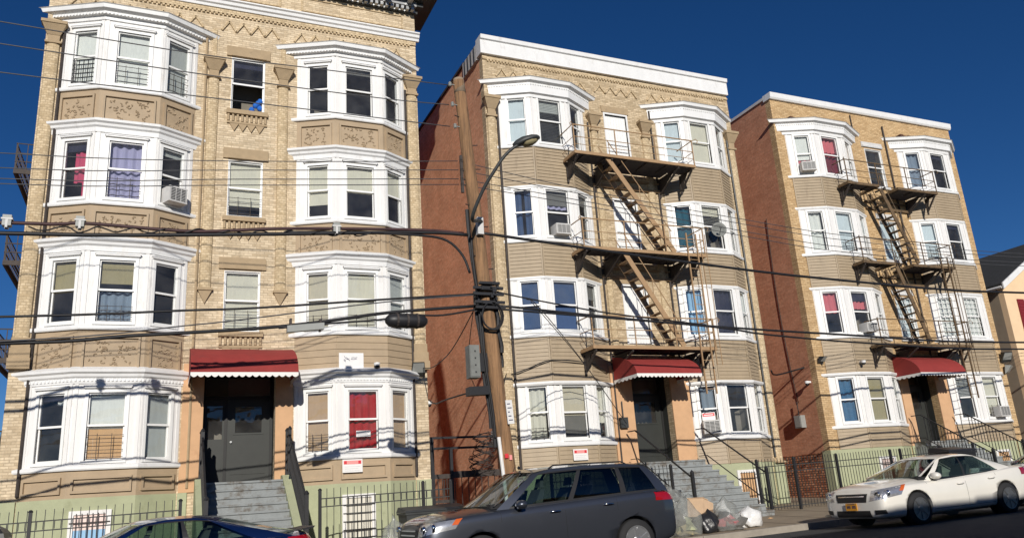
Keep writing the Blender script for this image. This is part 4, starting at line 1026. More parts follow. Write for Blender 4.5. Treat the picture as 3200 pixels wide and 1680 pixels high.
p = pole_at(3.55)
sign('pole_notice', 'small white printed plate strapped to the utility pole', p.x+.14, p.y-.19, 3.46, .17, .5, R_(14), 'post', tilt=R_(-4))
# street lamp on an arm
a0 = pole_at(8.05)
t = thing('street_lamp', 'dark cobra head street lamp on a curved arm fixed to the wooden pole', 'street lamp', a0); D = Matrix.Translation(-a0)
ap = [a0+Vector((.03,-.16,-.35)), a0+Vector((.02,-.25,-.1)), Vector((10.85,-6.4,7.82)), Vector((10.98,-6.75,8.33)), Vector((11.18,-7.0,8.72)), Vector((11.38,-7.15,9.03)), Vector((11.58,-7.25,9.22)), Vector((11.75,-7.3,9.31))]
def cr(P, n=5):
    out = []
    for i in range(len(P)-1):
        p0, p1, p2, p3 = P[max(i-1,0)], P[i], P[i+1], P[min(i+2,len(P)-1)]
        for j in range(n):
            s = j/n; out.append(.5*((2*p1)+(p2-p0)*s+(2*p0-5*p1+4*p2-p3)*s*s+(3*p1-p0-3*p2+p3)*s**3))
    return out+[P[-1]]
m = MB(D); m.tube(cr(ap), .045, 8, .032); m.build('arm', 'metaldark', t, smooth=True)
m = MB(D); q = a0+Vector((.0,-.2,-.2)); m.box(q.x-.07,q.x+.07,q.y-.06,q.y+.08,q.z-.2,q.z+.2); m.build('arm_bracket', 'greywhite', t)

hx = (Vector((11.94,-7.3,9.39))-Vector((11.58,-7.22,9.26))).normalized()
T = Matrix.Identity(4); hy = Vector((0,0,1)).cross(hx).normalized(); hz = hx.cross(hy)
for i in range(3): T[i][0], T[i][1], T[i][2], T[i][3] = hx[i], hy[i], hz[i], Vector((11.62,-7.24,9.28))[i]
def ell(m, secs, n=14):
    vs = []
    for (x, ry, zu, zd) in secs:
        for k in range(n):
            a = 2*math.pi*k/n; vs.append((x, ry*math.cos(a), zu*math.sin(a) if math.sin(a) > 0 else zd*math.sin(a)))
    r = len(secs); return m.add(vs, [(i*n+k,i*n+(k+1)%n,(i+1)*n+(k+1)%n,(i+1)*n+k) for i in range(r-1) for k in range(n)]+[tuple(range(n))[::-1],tuple(range((r-1)*n,r*n))])
m = ell(MB(D @ T), [(-.05,.04,.05,.04),(.05,.10,.10,.05),(.2,.16,.13,.05),(.4,.17,.11,.05),(.52,.13,.07,.045),(.58,.05,.03,.03)]); h = m.build('lamp_head', 'metaldark', t, smooth=True)
m = ell(MB(D @ T), [(.16,.08,.01,.07),(.22,.13,.01,.11),(.36,.14,.01,.12),(.46,.11,.01,.09),(.52,.05,.01,.06)]); m.build('lens', 'bl_olive', h, smooth=True)

# ------------------------------------------------------------------ overhead lines
def wire(name, label, pts, r, m='wire', cat='cable', sub=4, grp=None):
    P = [Vector(p) for p in pts]; Q = cr(P, sub) if len(P) > 2 else [P[0].lerp(P[1], i/10)-Vector((0,0,.4*(i/10)*(1-i/10))) for i in range(11)]
    o = MB(); o.tube(Q, r, 5); o = o.build(name, m, smooth=True); return tag(o, label, cat, grp)
Y = -5.7
def L(*a, y=Y): return [(p[0], y, p[1]) if len(p) == 2 else p for p in a]
OW = 'thin overhead wires'
wire('overhead_wire', 'topmost thin wire running left from the top of the utility pole', L((-14,11.9),(-6,11.5),(1.67,11.31),(5.26,11.25),(7.5,11.32),(10.72,11.42)), .012, 'wiregrey', 'wire', grp=OW)
wire('overhead_wire', 'second thin wire below the pole top, crossing the top floor bays', L((-14,11.3),(-6,11.0),(1.72,10.84),(5.72,10.79),(9.0,10.82),(10.70,10.90)), .012, 'wiregrey', 'wire', grp=OW)
wire('overhead_wire', 'third thin wire below the pole top, under the top floor sills', L((-14,10.4),(-6,10.25),(1.77,10.24),(6.37,10.29),(10.70,10.34)), .012, 'wiregrey', 'wire', grp=OW)
for lab, a, b, z in (('uppermost of four close wires from the spool rack leftward over the third floor windows',8.61,8.92,9.48),('second of four close wires from the spool rack leftward',8.32,8.72,9.26),('third of four close wires from the spool rack leftward',8.11,8.52,9.04),('lowest of four close wires from the spool rack leftward',8.01,8.39,8.90)):
    wire('overhead_wire', lab, L((-14,a-.3),(-6,a-.2),(1.95,a),(6,b),(10.85,z)), .010, 'wiregrey', 'wire', grp=OW)
for lab, z, s in (('uppermost thin wire from the spool rack rightward over the middle tenement',9.48,.0),('second thin wire from the spool rack rightward',9.26,.12),('third thin wire from the spool rack rightward',9.04,.3),('lowest thin wire from the spool rack rightward',8.90,.42)):
    wire('overhead_wire', lab, L((10.9,z),(14.25,9.08-s),(20.4,8.62-s*1.2),(23.2,8.52-s*1.2),(29.9,8.45-s),(46,9.2-s)), .010, 'wiregrey', 'wire', grp=OW)
OC = 'thick overhead cables'
wire('overhead_cable', 'thick black cable crossing between the second and third floors, left of the pole', L((-14,6.8),(-6,6.85),(2.08,7.07),(5.83,7.32),(9.79,7.66),(11.0,7.69)), .042, grp=OC)
wire('overhead_cable', 'reddish wrapped cable bundle just above the thick black cable', L((-14,7.0),(-6,7.1),(2.06,7.27),(3.32,7.36),(4.6,7.34),(5.5,7.36),(7.06,7.54),(9.79,7.72),(10.9,7.72)), .036, 'bundle', grp=OC)
def tangle(f, n, amp): return [(lambda x, y, z: (x, y+amp*math.sin(i*1.7), z+amp*math.cos(i*1.7)+random.uniform(-.02,.02)))(*f(i/n)) for i in range(n+1)]
wire('overhead_cable', 'loose thin black lashing wound round the thick cable before the middle windows', tangle(lambda f: (2.5+6.3*f, -5.7, 7.10+.36*f+.09), 40, .045), .015, grp=OC)
wire('overhead_cable', 'black cable curving down to the pole under the thick black cable', L((7.0,7.46),(8.5,7.56),(9.9,7.60),(10.5,7.52),(10.85,7.2),(11.0,6.8)), .03, grp=OC)
wire('overhead_cable', 'thick black cable falling rightward from the pole across the second floor of the middle tenement', L((11.1,7.78),(14.01,7.58),(17.05,7.39),(21.76,7.18),(29.85,7.13),(46,8.0)), .036, grp=OC)
wire('overhead_cable', 'upper black cable in the lower group left of the pole', L((-14,4.9),(-6,5.15),(2.23,5.55),(5.2,5.76),(6.47,5.85),(9.04,6.12),(11.2,6.33)), .024, grp=OC)
wire('overhead_cable', 'thin grey cable merging into the lower group near the pole', L((-6,4.7),(2.2,5.1),(5.26,5.46),(6.48,5.64),(9.04,6.05),(11.2,6.30), y=-5.76), .014, 'wiregrey', grp=OC)
wire('overhead_cable', 'heaviest black cable of the lower group, carrying the splice case', L((-14,4.6),(-6,4.78),(2.27,5.08),(4.25,5.25),(6.48,5.44),(7.84,5.62),(9.14,5.84),(11.2,6.06)), .036, grp=OC)
wire('overhead_cable', 'black lashed cable looping under the splice case', L((6.9,5.44),(7.9,5.56),(8.9,5.66),(9.6,5.78),(10.3,5.80),(11.2,5.98), y=-5.78), .022, grp=OC)
wire('overhead_cable', 'upper black cable of the lower pair rightward over the first floor', L((11.3,6.1),(16.23,5.80),(21.39,5.63),(29.25,5.52),(46,6.2)), .03, grp=OC)
wire('overhead_cable', 'lower black cable of the lower pair rightward over the first floor', L((11.3,6.0),(17.24,5.73),(19.17,5.55),(23.12,5.37),(29.17,5.30),(46,5.8), y=-5.75), .026, grp=OC)
wire('overhead_cable', 'short black cable joining the lower pair right of the pole', L((11.4,6.44),(12.3,6.28),(14.5,5.99),(17.24,5.78)), .02, grp=OC)
SD = 'service drops to the houses'
wire('service_drop', 'pale double drop wire slanting down to the middle entrance', [(12.35,-5.7,6.25),(13.0,-5.0,6.25),(15.66,-2,5.59),(17.9,-.25,4.1)], .012, 'wiregrey', 'cable', grp=SD)
wire('service_drop', 'black drop wire slanting down beside the pale one toward the middle entrance', [(12.45,-5.7,6.2),(13.2,-4.8,6.1),(15.9,-1.9,5.35),(18.0,-.3,3.9)], .010, 'wire', 'cable', grp=SD)
wire('service_drop', 'black cable drooping from the pole box to the corner camera of the tallest tenement', [(11.0,-5.65,4.2),(10.95,-4.0,4.25),(11.3,-2.0,4.4),(11.75,-.1,4.75)], .02, 'wire', 'cable', grp=SD)
wire('service_drop', 'black cable drooping from the pole to the floodlight corner of the tallest tenement', [(11.1,-5.6,6.0),(11.1,-4.0,5.4),(11.3,-2.0,5.35),(11.6,-.1,5.65)], .013, 'wire', 'cable', grp=SD)
wire('service_drop', 'thin wire arching from the pole to the upper brick of the alley', [(11.1,-5.6,6.1),(11.7,-3.5,5.2),(12.7,-1.5,4.8),(14.03,.5,5.2)], .010, 'wire', 'cable', grp=SD)
wire('service_drop', 'black wire from the pole to the left corner of the middle tenement', [(11.5,-5.6,4.9),(12.3,-3.6,4.75),(13.4,-1.5,4.95),(14.2,-.05,5.5)], .014, 'wire', 'cable', grp=SD)
wire('wall_cable', 'black cable stapled across the siding above the ground floor left bay of the middle tenement', [(14.3,-.06,5.45),(14.85,-.25,5.62),(15.5,-.53,5.82),(16.85,-.53,5.72),(17.6,-.12,5.5)], .018, 'wire', 'cable')
wire('wall_cable', 'black cable looping down the brick face of the alley from top to bottom', [(14.03,.9,9.5),(14.03,.95,8.0),(14.03,.9,6.0),(14.03,1.0,4.2)], .014, 'wire', 'cable')
wire('wall_cable', 'black cable running down the red brick side of the ochre tenement', [(26.28,1.2,11.8),(26.28,1.3,9.0),(26.28,1.25,6.5),(26.28,1.1,4.6)], .014, 'wire', 'cable')
wire('wall_cable', 'black cable along the foot of the siding to the brick corner of the ochre tenement', [(24.2,-.05,5.6),(25.0,.6,5.55),(26.27,.6,5.8),(26.6,-.1,5.85)], .03, 'wire', 'cable')
# splice cases
def along(a, b):
    a, b = Vector(a), Vector(b); return a, b, (b-a).normalized()
t = thing('splice_case', 'fat black splice case hanging on the heaviest cable left of the pole', 'splice case', (9.5,-5.72,5.62)); D = Matrix.Translation((-9.5,5.72,-5.62))
a, b, d = along((9.08,-5.72,5.60),(9.95,-5.72,5.74))
m = MB(D); m.lathe([(0,-.46),(.06,-.45),(.13,-.38),(.155,-.25),(.155,.25),(.13,.38),(.06,.45),(0,.46)], 14, 'x', (9.51,-5.72,5.67)); m.build('sleeve', 'blackplastic', t, smooth=True)
m = MB(D)
for f in (.25,.5,.75): q = a.lerp(b, f); m = MB(D); m.lathe([(.15,-.025),(.164,-.02),(.164,.02),(.15,.025)], 14, 'x', (q.x,-5.72,5.67)); m.build('band', 'rust', t)
t = thing('cable_terminal', 'slim grey terminal box hanging on the heaviest cable above the red awning', 'terminal box', (7.4,-5.75,5.45)); D = Matrix.Translation((-7.4,5.75,-5.45))
m = MB(D); m.hexa([(7.06,-5.82,5.36),(7.78,-5.82,5.44),(7.78,-5.70,5.44),(7.06,-5.70,5.36)], [(7.06,-5.82,5.49),(7.78,-5.82,5.57),(7.78,-5.70,5.57),(7.06,-5.70,5.49)]); m.build('casing', 'metalgrey', t)
m = MB(D)
for f in (.1,.9): m.box(7.06+.72*f-.02,7.06+.72*f+.02,-5.80,-5.68,5.40,5.64)
m.build('hanger', 'rust', t)
for lab, x, z in (('pale grey cable tap at the far left on the reddish bundle', 2.17, 7.30), ('grey cable tap on the reddish bundle before the left bay', 3.32, 7.37), ('grey cable tap on the thick cable before the right bay', 8.05, 7.62)):
    t = thing('cable_tap', lab, 'cable tap', (x,-5.7,z), 'taps on the upper cable')
    m = MB(); m.box(-.07,.07,-.07,.07,-.09,.11); m.build('casing', 'metalgrey', t); m = MB(); m.box(-.09,.09,-.08,.08,.02,.05); m.box(-.03,.03,-.03,.03,-.14,-.0905); m.box(-.02,.02,-.076,-.0705,-.14,.02); m.box(-.02,.02,-.076,.0,-.14,-.13); m.build('clamp', 'greywhite', t)
# ------------------------------------------------------------------ cars
def lerp_tab(tab, x, c):
    if x <= tab[0][0]: return tab[0][c]
    for a, b in zip(tab, tab[1:]):
        if x <= b[0]: f = (x-a[0])/(b[0]-a[0]); return a[c]+(b[c]-a[c])*f
    return tab[-1][c]
def scaled(P, kx, kz):
    Q = dict(P)
    Q['st'] = [(a*kx,b*kz,c*kz,d*kz,e) for a,b,c,d,e in P['st']]; Q['roof'] = [(a*kx,b*kz) for a,b in P['roof']]
    for n_ in ('wx','A','D','seats','doors','handles'): Q[n_] = tuple(v*kx for v in P[n_])
    Q['mirror'] = (P['mirror'][0]*kx, P['mirror'][1]*kz)
    for n_ in ('head','tail'): Q[n_] = [(a*kx,b,c*kz) for a,b,c in P[n_]]
    Q['front'] = [(a,b,[(x,y,z*kz) for x,y,z in c],d) for a,b,c,d in P['front']]
    return Q
def car(name, label, cat, loc, P, paint, pitch=0., glass='cglass', dark_rear=None, group=None):
    """parked car, nose towards -x; loc = centre of the nose at road level"""
    t = thing(name, label, cat, loc, group); t.rotation_euler = (0, -pitch, 0)
    st = P['st']; hwm = max(s[4] for s in st)
    m = MB(); rows = []
    for (X, zb, zs, zc, hw) in st:
        pr = [(0,zb),(hw*.6,zb),(hw*.90,zb+.01),(hw*.965,zb+.10),(hw*.99,zb+(zs-zb)*.30),(hw,zb+(zs-zb)*.58),(hw*.985,zs-.10),(hw*.95,zs-.02),(hw*.90,zs+.01),(hw*.6,zc-.006),(0,zc)]
        rows.append([(X,-y,z) for y,z in pr]+[(X,y,z) for y,z in pr[-2:0:-1]])
    n = len(rows[0]); vs = [p for r in rows for p in r]; R = len(rows)
    m.add(vs, [(i*n+k,i*n+(k+1)%n,(i+1)*n+(k+1)%n,(i+1)*n+k) for i in range(R-1) for k in range(n)]+[tuple(range(n))[::-1],tuple(range((R-1)*n,R*n))])
    body = m.build('body', paint, t, smooth=True)
    ss = body.modifiers.new('s','SUBSURF'); ss.levels = 2; ss.render_levels = 2
    wr = P['wr']; cut = MB()
    for X in P['wx']:
        for s in (-1,1): cut.lathe([(wr+.055,-.17),(wr+.055,.17)], 28, 'y', (X, s*(hwm-.11), wr))
    co = cut.build('tmp_cutter', 'blackplastic'); co.location = loc; co.rotation_euler = t.rotation_euler
    bm_ = body.modifiers.new('b','BOOLEAN'); bm_.operation = 'DIFFERENCE'; bm_.object = co; bm_.solver = 'EXACT'
    bpy.context.view_layer.update(); dg = bpy.context.evaluated_depsgraph_get()
    me = bpy.data.meshes.new_from_object(body.evaluated_get(dg)); body.modifiers.clear(); body.data = me
    if len(me.materials) < 2: me.materials.append(M['blackplastic'])
    bpy.data.objects.remove(co)
    b = bmesh.new(); b.from_mesh(me); bvh = BVHTree.FromBMesh(b); b.free()
    def decal(nm, mt, pts, dr, off=.006, nu=8, nv=4, par=None):
        """thin patch laid on the body: 4 corner points cast along dr"""
        dr = Vector(dr).normalized(); A,B,C,E = [Vector(p) for p in pts]; vs = []; ok = True
        for i in range(nu+1):
            for j in range(nv+1):
                p = A.lerp(B,i/nu).lerp(E.lerp(C,i/nu),j/nv); h = bvh.ray_cast(p-dr*1.5, dr)
                if h[0] is None: h2 = bvh.find_nearest(p); q, nn = h2[0], h2[1]
                else: q, nn = h[0], h[1]
                if nn.dot(dr) > 0: nn = -nn
                vs.append(q+nn*off)
        k = MB().add(vs, [(i*(nv+1)+j,(i+1)*(nv+1)+j,(i+1)*(nv+1)+j+1,i*(nv+1)+j+1) for i in range(nu) for j in range(nv)])
        return k.build(nm, mt, par or t, smooth=True, recalc=False)
    # greenhouse surface
    xa0, xa1, xd1, xd0 = P['A'][0], P['A'][1], P['D'][1], P['D'][0]; bw, rw = P['bw'], P['rw']
    belt = lambda X: lerp_tab(st, X, 2)-.005
    roof = lambda X: lerp_tab(P['roof'], X, 1)
    def Sd(s, tt, off=0.):
        X = (xa0+(xa1-xa0)*tt)*(1-s)+(xd0+(xd1-xd0)*tt)*s
        XA = (xa1)*(1-s)+xd1*s
        nb = min(1, min(s, 1-s)*6+.0)
        y = bw+(rw-bw)*tt+.035*math.sin(math.pi*tt)+off - .05*(1-nb)*(1-tt*.3)
        return X, y, belt(X)+(roof(XA)-belt(X))*tt
    def patch(k, s0, s1, t0, t1, off, side, nu=10, nv=5, edge=.0):
        vs = [ (lambda q: (q[0], side*q[1], q[2]))(Sd(s0+(s1-s0)*i/nu, t0+(t1-t0)*j/nv, off)) for i in range(nu+1) for j in range(nv+1)]
        k.add(vs, [(i*(nv+1)+j,(i+1)*(nv+1)+j,(i+1)*(nv+1)+j+1,i*(nv+1)+j+1) for i in range(nu) for j in range(nv)])
    fr = MB()
    for side in (-1,1):
        tr = MB()
        cuts = P['panes']
        patch(fr, 0, 1, P.get('tt',.90), 1.0, 0, side, 20, 2)
        patch(fr, 0, cuts[0][0], 0, P.get('tt',.90), 0, side, 4); patch(fr, cuts[-1][1], 1, 0, P.get('tt',.90), 0, side, 6)
        patch(fr, cuts[0][0], cuts[-1][1], 0, .05, 0, side, 20, 1)
        for (a0,a1),(b0,b1) in zip(cuts, cuts[1:]): patch(tr, a1, b0, .05, P.get('tt',.90), .001, side, 2)
        patch(tr, cuts[0][0]-.004, cuts[-1][1]+.004, .03, .075, .006, side, 20, 1); patch(tr, cuts[0][0]-.004, cuts[-1][1]+.004, P.get('tt',.90)-.03, P.get('tt',.90)+.012, .006, side, 20, 1)
        tr.build('window_trim', 'blackplastic', t, recalc=False)
    # roof skin
    nu, nv = 12, 10; vs = []; bul = P.get('bul',.16)
    for i in range(nu+1):
        for j in range(nv+1):
            v = -1+2*j/nv; s = i/nu; x = (xa1-bul*(1-v*v))*(1-s)+(xd1+bul*.7*(1-v*v))*s; xs = xa1*(1-s)+xd1*s
            vs.append((x, v*rw, roof(xs)+.045*(1-v*v)*(1 if 0 < i < nu else .6)))
    fr.add(vs, [(i*(nv+1)+j,(i+1)*(nv+1)+j,(i+1)*(nv+1)+j+1,i*(nv+1)+j+1) for i in range(nu) for j in range(nv)])
    cab = fr.build('cabin_frame', paint, t, smooth=True, recalc=False)
    for side in (-1,1):
        for i, (a, b_) in enumerate(P['panes']):
            k = MB(); patch(k, a, b_, .05, P.get('tt',.90), -.008, side); k.build('side_window', (dark_rear if dark_rear and i > 0 else glass), t, smooth=True, recalc=False)
    def screen(nm, x0, x1, bl, v0, v1, mt, off=0., t0=.03, t1=.97, par=None):
        vs = []; nu, nv = 12, 8
        for i in range(nu+1):
            for j in range(nv+1):
                v = v0+(v1-v0)*i/nu; tt = t0+(t1-t0)*j/nv; X = x0+(x1-x0)*tt; s = 0 if x0 == xa0 else 1
                z0, z1 = lerp_tab(st, x0, 3)-.01, roof(x1)+.03*(1-v*v)
                y = (bw-.05+(rw-bw+.05)*tt)*v; vs.append((X+bl*(1-v*v), y, z0*(1-tt)+z1*tt+off))
        k = MB().add(vs, [(i*(nv+1)+j,(i+1)*(nv+1)+j,(i+1)*(nv+1)+j+1,i*(nv+1)+j+1) for i in range(nu) for j in range(nv)])
        return k.build(nm, mt, par or t, smooth=True, recalc=False)
    screen('windscreen', xa0, xa1, -bul, -.94, .94, glass); screen('rear_window', xd0, xd1, bul*.7, -.92, .92, dark_rear or glass)
    for nm, x0, x1, bl in (('f',xa0,xa1,-bul),('r',xd0,xd1,bul*.7)):
        for v0, v1 in ((-1,-.94),(.94,1)): screen('pillar_strip', x0, x1, bl, v0, v1, paint, .0, 0, 1, cab)
    # inside
    zi = belt((xa0+xd0)/2)
    k = MB(); k.box(xa0+.1, xd0-.15, -bw+.06, bw-.06, zi-.05, zi+.012)
    k.box(xa0-.05, xa0+.42, -bw+.1, bw-.1, zi-.02, zi+.06); k.build('dashboard', 'blackplastic', t)
    for X in P['seats']:
        for y in (-.36,.36):
            k = MB(); k.hexa([(X,y-.22,zi),(X+.14,y-.22,zi),(X+.14,y+.22,zi),(X,y+.22,zi)], [(X+.14,y-.19,zi+.24),(X+.22,y-.19,zi+.24),(X+.22,y+.19,zi+.24),(X+.14,y+.19,zi+.24)])
            k.hexa([(X+.16,y-.11,zi+.27),(X+.24,y-.11,zi+.27),(X+.24,y+.11,zi+.27),(X+.16,y+.11,zi+.27)], [(X+.2,y-.09,zi+.42),(X+.26,y-.09,zi+.42),(X+.26,y+.09,zi+.42),(X+.2,y+.09,zi+.42)]); k.build('seat', 'seat', t)
    k = MB(); k.lathe([(.17,-.012),(.185,0),(.17,.012),(.155,0),(.17,-.012)], 18, 'x', (xa0+.62,-.36,zi+.10)); k.build('steering_wheel', 'blackplastic', t)
    # wheels
    for X in P['wx']:
        for s in (-1,1):
            y = s*(hwm-.105); o = s
            k = MB(); k.lathe([(wr*.66,.10),(wr*.72,.115),(wr*.92,.115),(wr*.985,.09),(wr,.05),(wr,-.05),(wr*.985,-.09),(wr*.7,-.1)], 32, 'y', (X,y,wr))
            wh = k.build('wheel', 'tyre', t, smooth=True)
            k = MB(); k.lathe([(wr*.66,.105*o),(wr*.70,.118*o),(wr*.645,.116*o),(wr*.62,.04*o)], 32, 'y', (X,y,wr)); k.lathe([(0,.06*o),(.07,.06*o),(.09,.10*o),(.06,.115*o),(0,.118*o)], 14, 'y', (X,y,wr))
            ns = P.get('spokes',5)
            for i in range(ns):
                a = 2*math.pi*i/ns+.3
                for da in ((-.07,.07) if ns > 5 else (-.16,.16)):
                    k.bar((X+.06*math.cos(a),y+.10*o,wr+.06*math.sin(a)), (X+wr*.66*math.cos(a+da),y+.105*o,wr+wr*.66*math.sin(a+da)), (.05 if ns == 5 else .03), .025, (0,1,0))
            k.build('rim', 'alloy' if P.get('spokes',5) == 5 else 'alloyshade', wh)
            k = MB(); k.lathe([(0,.03*o),(wr*.42,.03*o),(wr*.42,.02*o),(0,.02*o)], 24, 'y', (X,y,wr)); k.build('brake_disc', 'metaldark', wh); k = MB(); k.lathe([(0,-.02*o),(wr*.66,-.02*o),(wr*.66,-.03*o),(0,-.03*o)], 24, 'y', (X,y,wr)); k.build('wheel_back', 'blackplastic', wh)
            k = MB(); k.lathe([(wr+.05,-.06*o-.03),(wr+.05,.06),(wr*.5,-.085*o)], 24, 'y', (X,y-.05*s,wr)) if False else k.lathe([(0,0),(wr+.045,0),(wr+.045,.01),(0,.01)], 24, 'y', (X,s*(hwm-.275),wr)); k.build('wheel_well', 'blackplastic', t)
    # lamps, grille, seams, handles
    H = P['head']
    for s in (-1,1):
        pts = [(x,s*y,z) for x,y,z in H]; d = (1,-s*.9,0)
        h = decal('headlight', 'reflector', pts, d, .004, 10, 5)
        q = [Vector(p) for p in pts]
        am = decal('indicator', 'amber', [q[0].lerp(q[1],.88).lerp(q[3].lerp(q[2],.88),.45),q[1].lerp(q[2],.4),q[2],q[3].lerp(q[2],.88)], d, .010, 4, 4, h)
        for f in (.22,.50):
            c0 = q[0].lerp(q[1],f).lerp(q[3].lerp(q[2],f),.5); hh = bvh.ray_cast(c0-Vector(d).normalized()*1.5, Vector(d).normalized())
            if hh[0]: 
                k = MB(); k.lathe([(0,-.02),(.05,-.015),(.062,-.03),(.07,-.01),(.07,.02)], 14, 'x', hh[0]+Vector((-.0,0,0))); k.build('projector', 'chrome', h, smooth=True)
        decal('lens', 'lens', pts, d, .016, 10, 5, h)
        tl = [(x,s*y,z) for x,y,z in P['tail']]; decal('taillight', 'redlens', tl, (-1,-s*.9,0), .008, 8, 5)
        for X in P['doors']:
            zb = lerp_tab(st,X,1)+.12; zs = lerp_tab(st,X,2)-.03
            if not any(abs(X-w_) < wr+.06 for w_ in P['wx']): decal('door_seam', 'blackplastic', [(X,s*hwm,zb),(X+.007,s*hwm,zb),(X+.007,s*hwm,zs),(X,s*hwm,zs)], (0,-s,0), .0015, 1, 8)
            else: decal('door_seam', 'blackplastic', [(X-.0,s*hwm,zb+.55),(X+.007,s*hwm,zb+.55),(X+.007,s*hwm,zs),(X,s*hwm,zs)], (0,-s,0), .0015, 1, 8)
        a, b_ = P['wx'][0]+wr+.1, P['wx'][1]-wr-.1; zz = P['st'][4][1]
        decal('door_seam', 'blackplastic', [(a,s*hwm,zz+.11),(b_,s*hwm,zz+.11),(b_,s*hwm,zz+.118),(a,s*hwm,zz+.118)], (0,-s,0), .0015, 16, 1)
        if P.get('sill'): decal('side_sill', P['sill'], [(a-.02,s*hwm,zz+.02),(b_+.02,s*hwm,zz+.02),(b_+.02,s*hwm,zz+.10),(a-.02,s*hwm,zz+.10)], (0,-s,0), .006, 16, 2)
        for X in P['handles']:
            z = lerp_tab(st,X,2)-.13; hh = bvh.ray_cast(Vector((X,s*2,z)), Vector((0,-s,0)))
            if hh[0]: y = hh[0].y; k = MB(); k.tube([(X-.1,y,z),(X-.08,y+s*.035,z+.004),(X+.08,y+s*.035,z+.006),(X+.1,y,z)], .014, 6); k.build('door_handle', P.get('hm',paint), t, smooth=True)
        mx, mz = P['mirror']; hh = bvh.ray_cast(Vector((mx,s*2,mz-.08)), Vector((0,-s,0))); y = (hh[0].y if hh[0] else s*.85)
        k = ell(MB(Matrix.Translation((mx-.07,s*(abs(y)+.11),mz))), [(-.03,.05,.03,.03),(0,.11,.07,.065),(.08,.115,.08,.075),(.13,.10,.07,.065)], 12); mi = k.build('mirror', paint, t, smooth=True)
        k = MB(); k.bar((mx+.02,y*.9,mz-.06),(mx+.02,s*(abs(y)+.06),mz-.03),.06,.03); k.build('mirror_arm', 'blackplastic', mi)
    for nm, mt, pts, off in P['front']: decal(nm, mt, pts, (1,0,0), off, 10, 4)
    if P.get('bars'):
        for z in P['bars'][0]:
            yb = P['bars'][1]; decal('grille_bar', 'chrome', [(0,-yb,z),(0,yb,z),(0,yb,z+.022),(0,-yb,z+.022)], (1,0,0), .018, 10, 1)
    if P.get('plate'):
        z = P['plate']; hh = bvh.ray_cast(Vector((-1,0,z)), Vector((1,0,0))); x = hh[0].x
        k = MB(); k.box(x-.035,x-.02,-.155,.155,z-.075,z+.075); pl = k.build('number_plate', 'plate', t)
        k = MB()
        for i in range(7):
            if i != 3: k.box(x-.037,x-.0355,-.12+i*.036,-.097+i*.036,z-.03,z+.03)
        k.box(x-.037,x-.0355,-.1,.1,z+.05,z+.062); k.build('plate_text', 'ink', pl)
    k = MB(); y = P['wx']; k.box(y[0]+wr+.1, y[1]-wr-.1, -hwm+.25, hwm-.25, .16, P['st'][4][1]+.03); k.build('underbody', 'blackplastic', t)
    return t, bvh
M['p_grey'] = paint_mat('dark_grey_metallic_paint', lin((80,84,93)), .7, .32)
M['p_white'] = paint_mat('pearl_white_paint', lin((230,226,216)), .05, .3)
M['p_blue'] = paint_mat('dark_blue_metallic_paint', lin((28,56,112)), .75, .28)
M['p_lgrey'] = paint_mat('grey_car_paint', lin((104,104,108)), .4, .32)
SUV = dict(st=[(0,.34,.78,.86,.74),(.06,.26,.93,1.01,.86),(.22,.24,1.01,1.10,.925),(.55,.24,1.05,1.14,.945),(.95,.24,1.07,1.16,.945),(1.3,.24,1.09,1.18,.95),(2.1,.24,1.12,1.13,.95),(3.2,.24,1.16,1.16,.95),(4.1,.25,1.19,1.19,.94),(4.48,.30,1.19,1.19,.90),(4.63,.36,1.10,1.12,.84),(4.67,.44,1.02,1.03,.78)],
    wx=(.94,3.73), wr=.37, A=(1.22,2.02), D=(4.55,4.22), bw=.865, rw=.67, roof=[(1.9,1.655),(2.3,1.715),(2.9,1.735),(3.6,1.72),(4.1,1.685),(4.4,1.64)],
    panes=[(.07,.385),(.415,.70),(.735,.925)], tt=.90, seats=(2.05,2.95), doors=(1.28,2.42,3.42), handles=(2.24,3.25), hm='chrome', mirror=(1.62,1.16), spokes=5, bul=.2, sill='blackplastic',
    head=[(-.0,.56,.78),(.46,.97,.88),(.56,.97,1.03),(.06,.56,.97)], tail=[(4.8,.50,1.0),(4.30,1.0,1.02),(4.35,1.0,1.2),(4.8,.62,1.22)],
    front=[('grille','blackplastic',[(0,-.48,.66),(0,.48,.66),(0,.52,.90),(0,-.52,.90)],.006),('lower_grille','blackplastic',[(0,-.5,.36),(0,.5,.36),(0,.5,.52),(0,-.5,.52)],.006)], bars=((.73,.80,.87),.42), plate=.58)
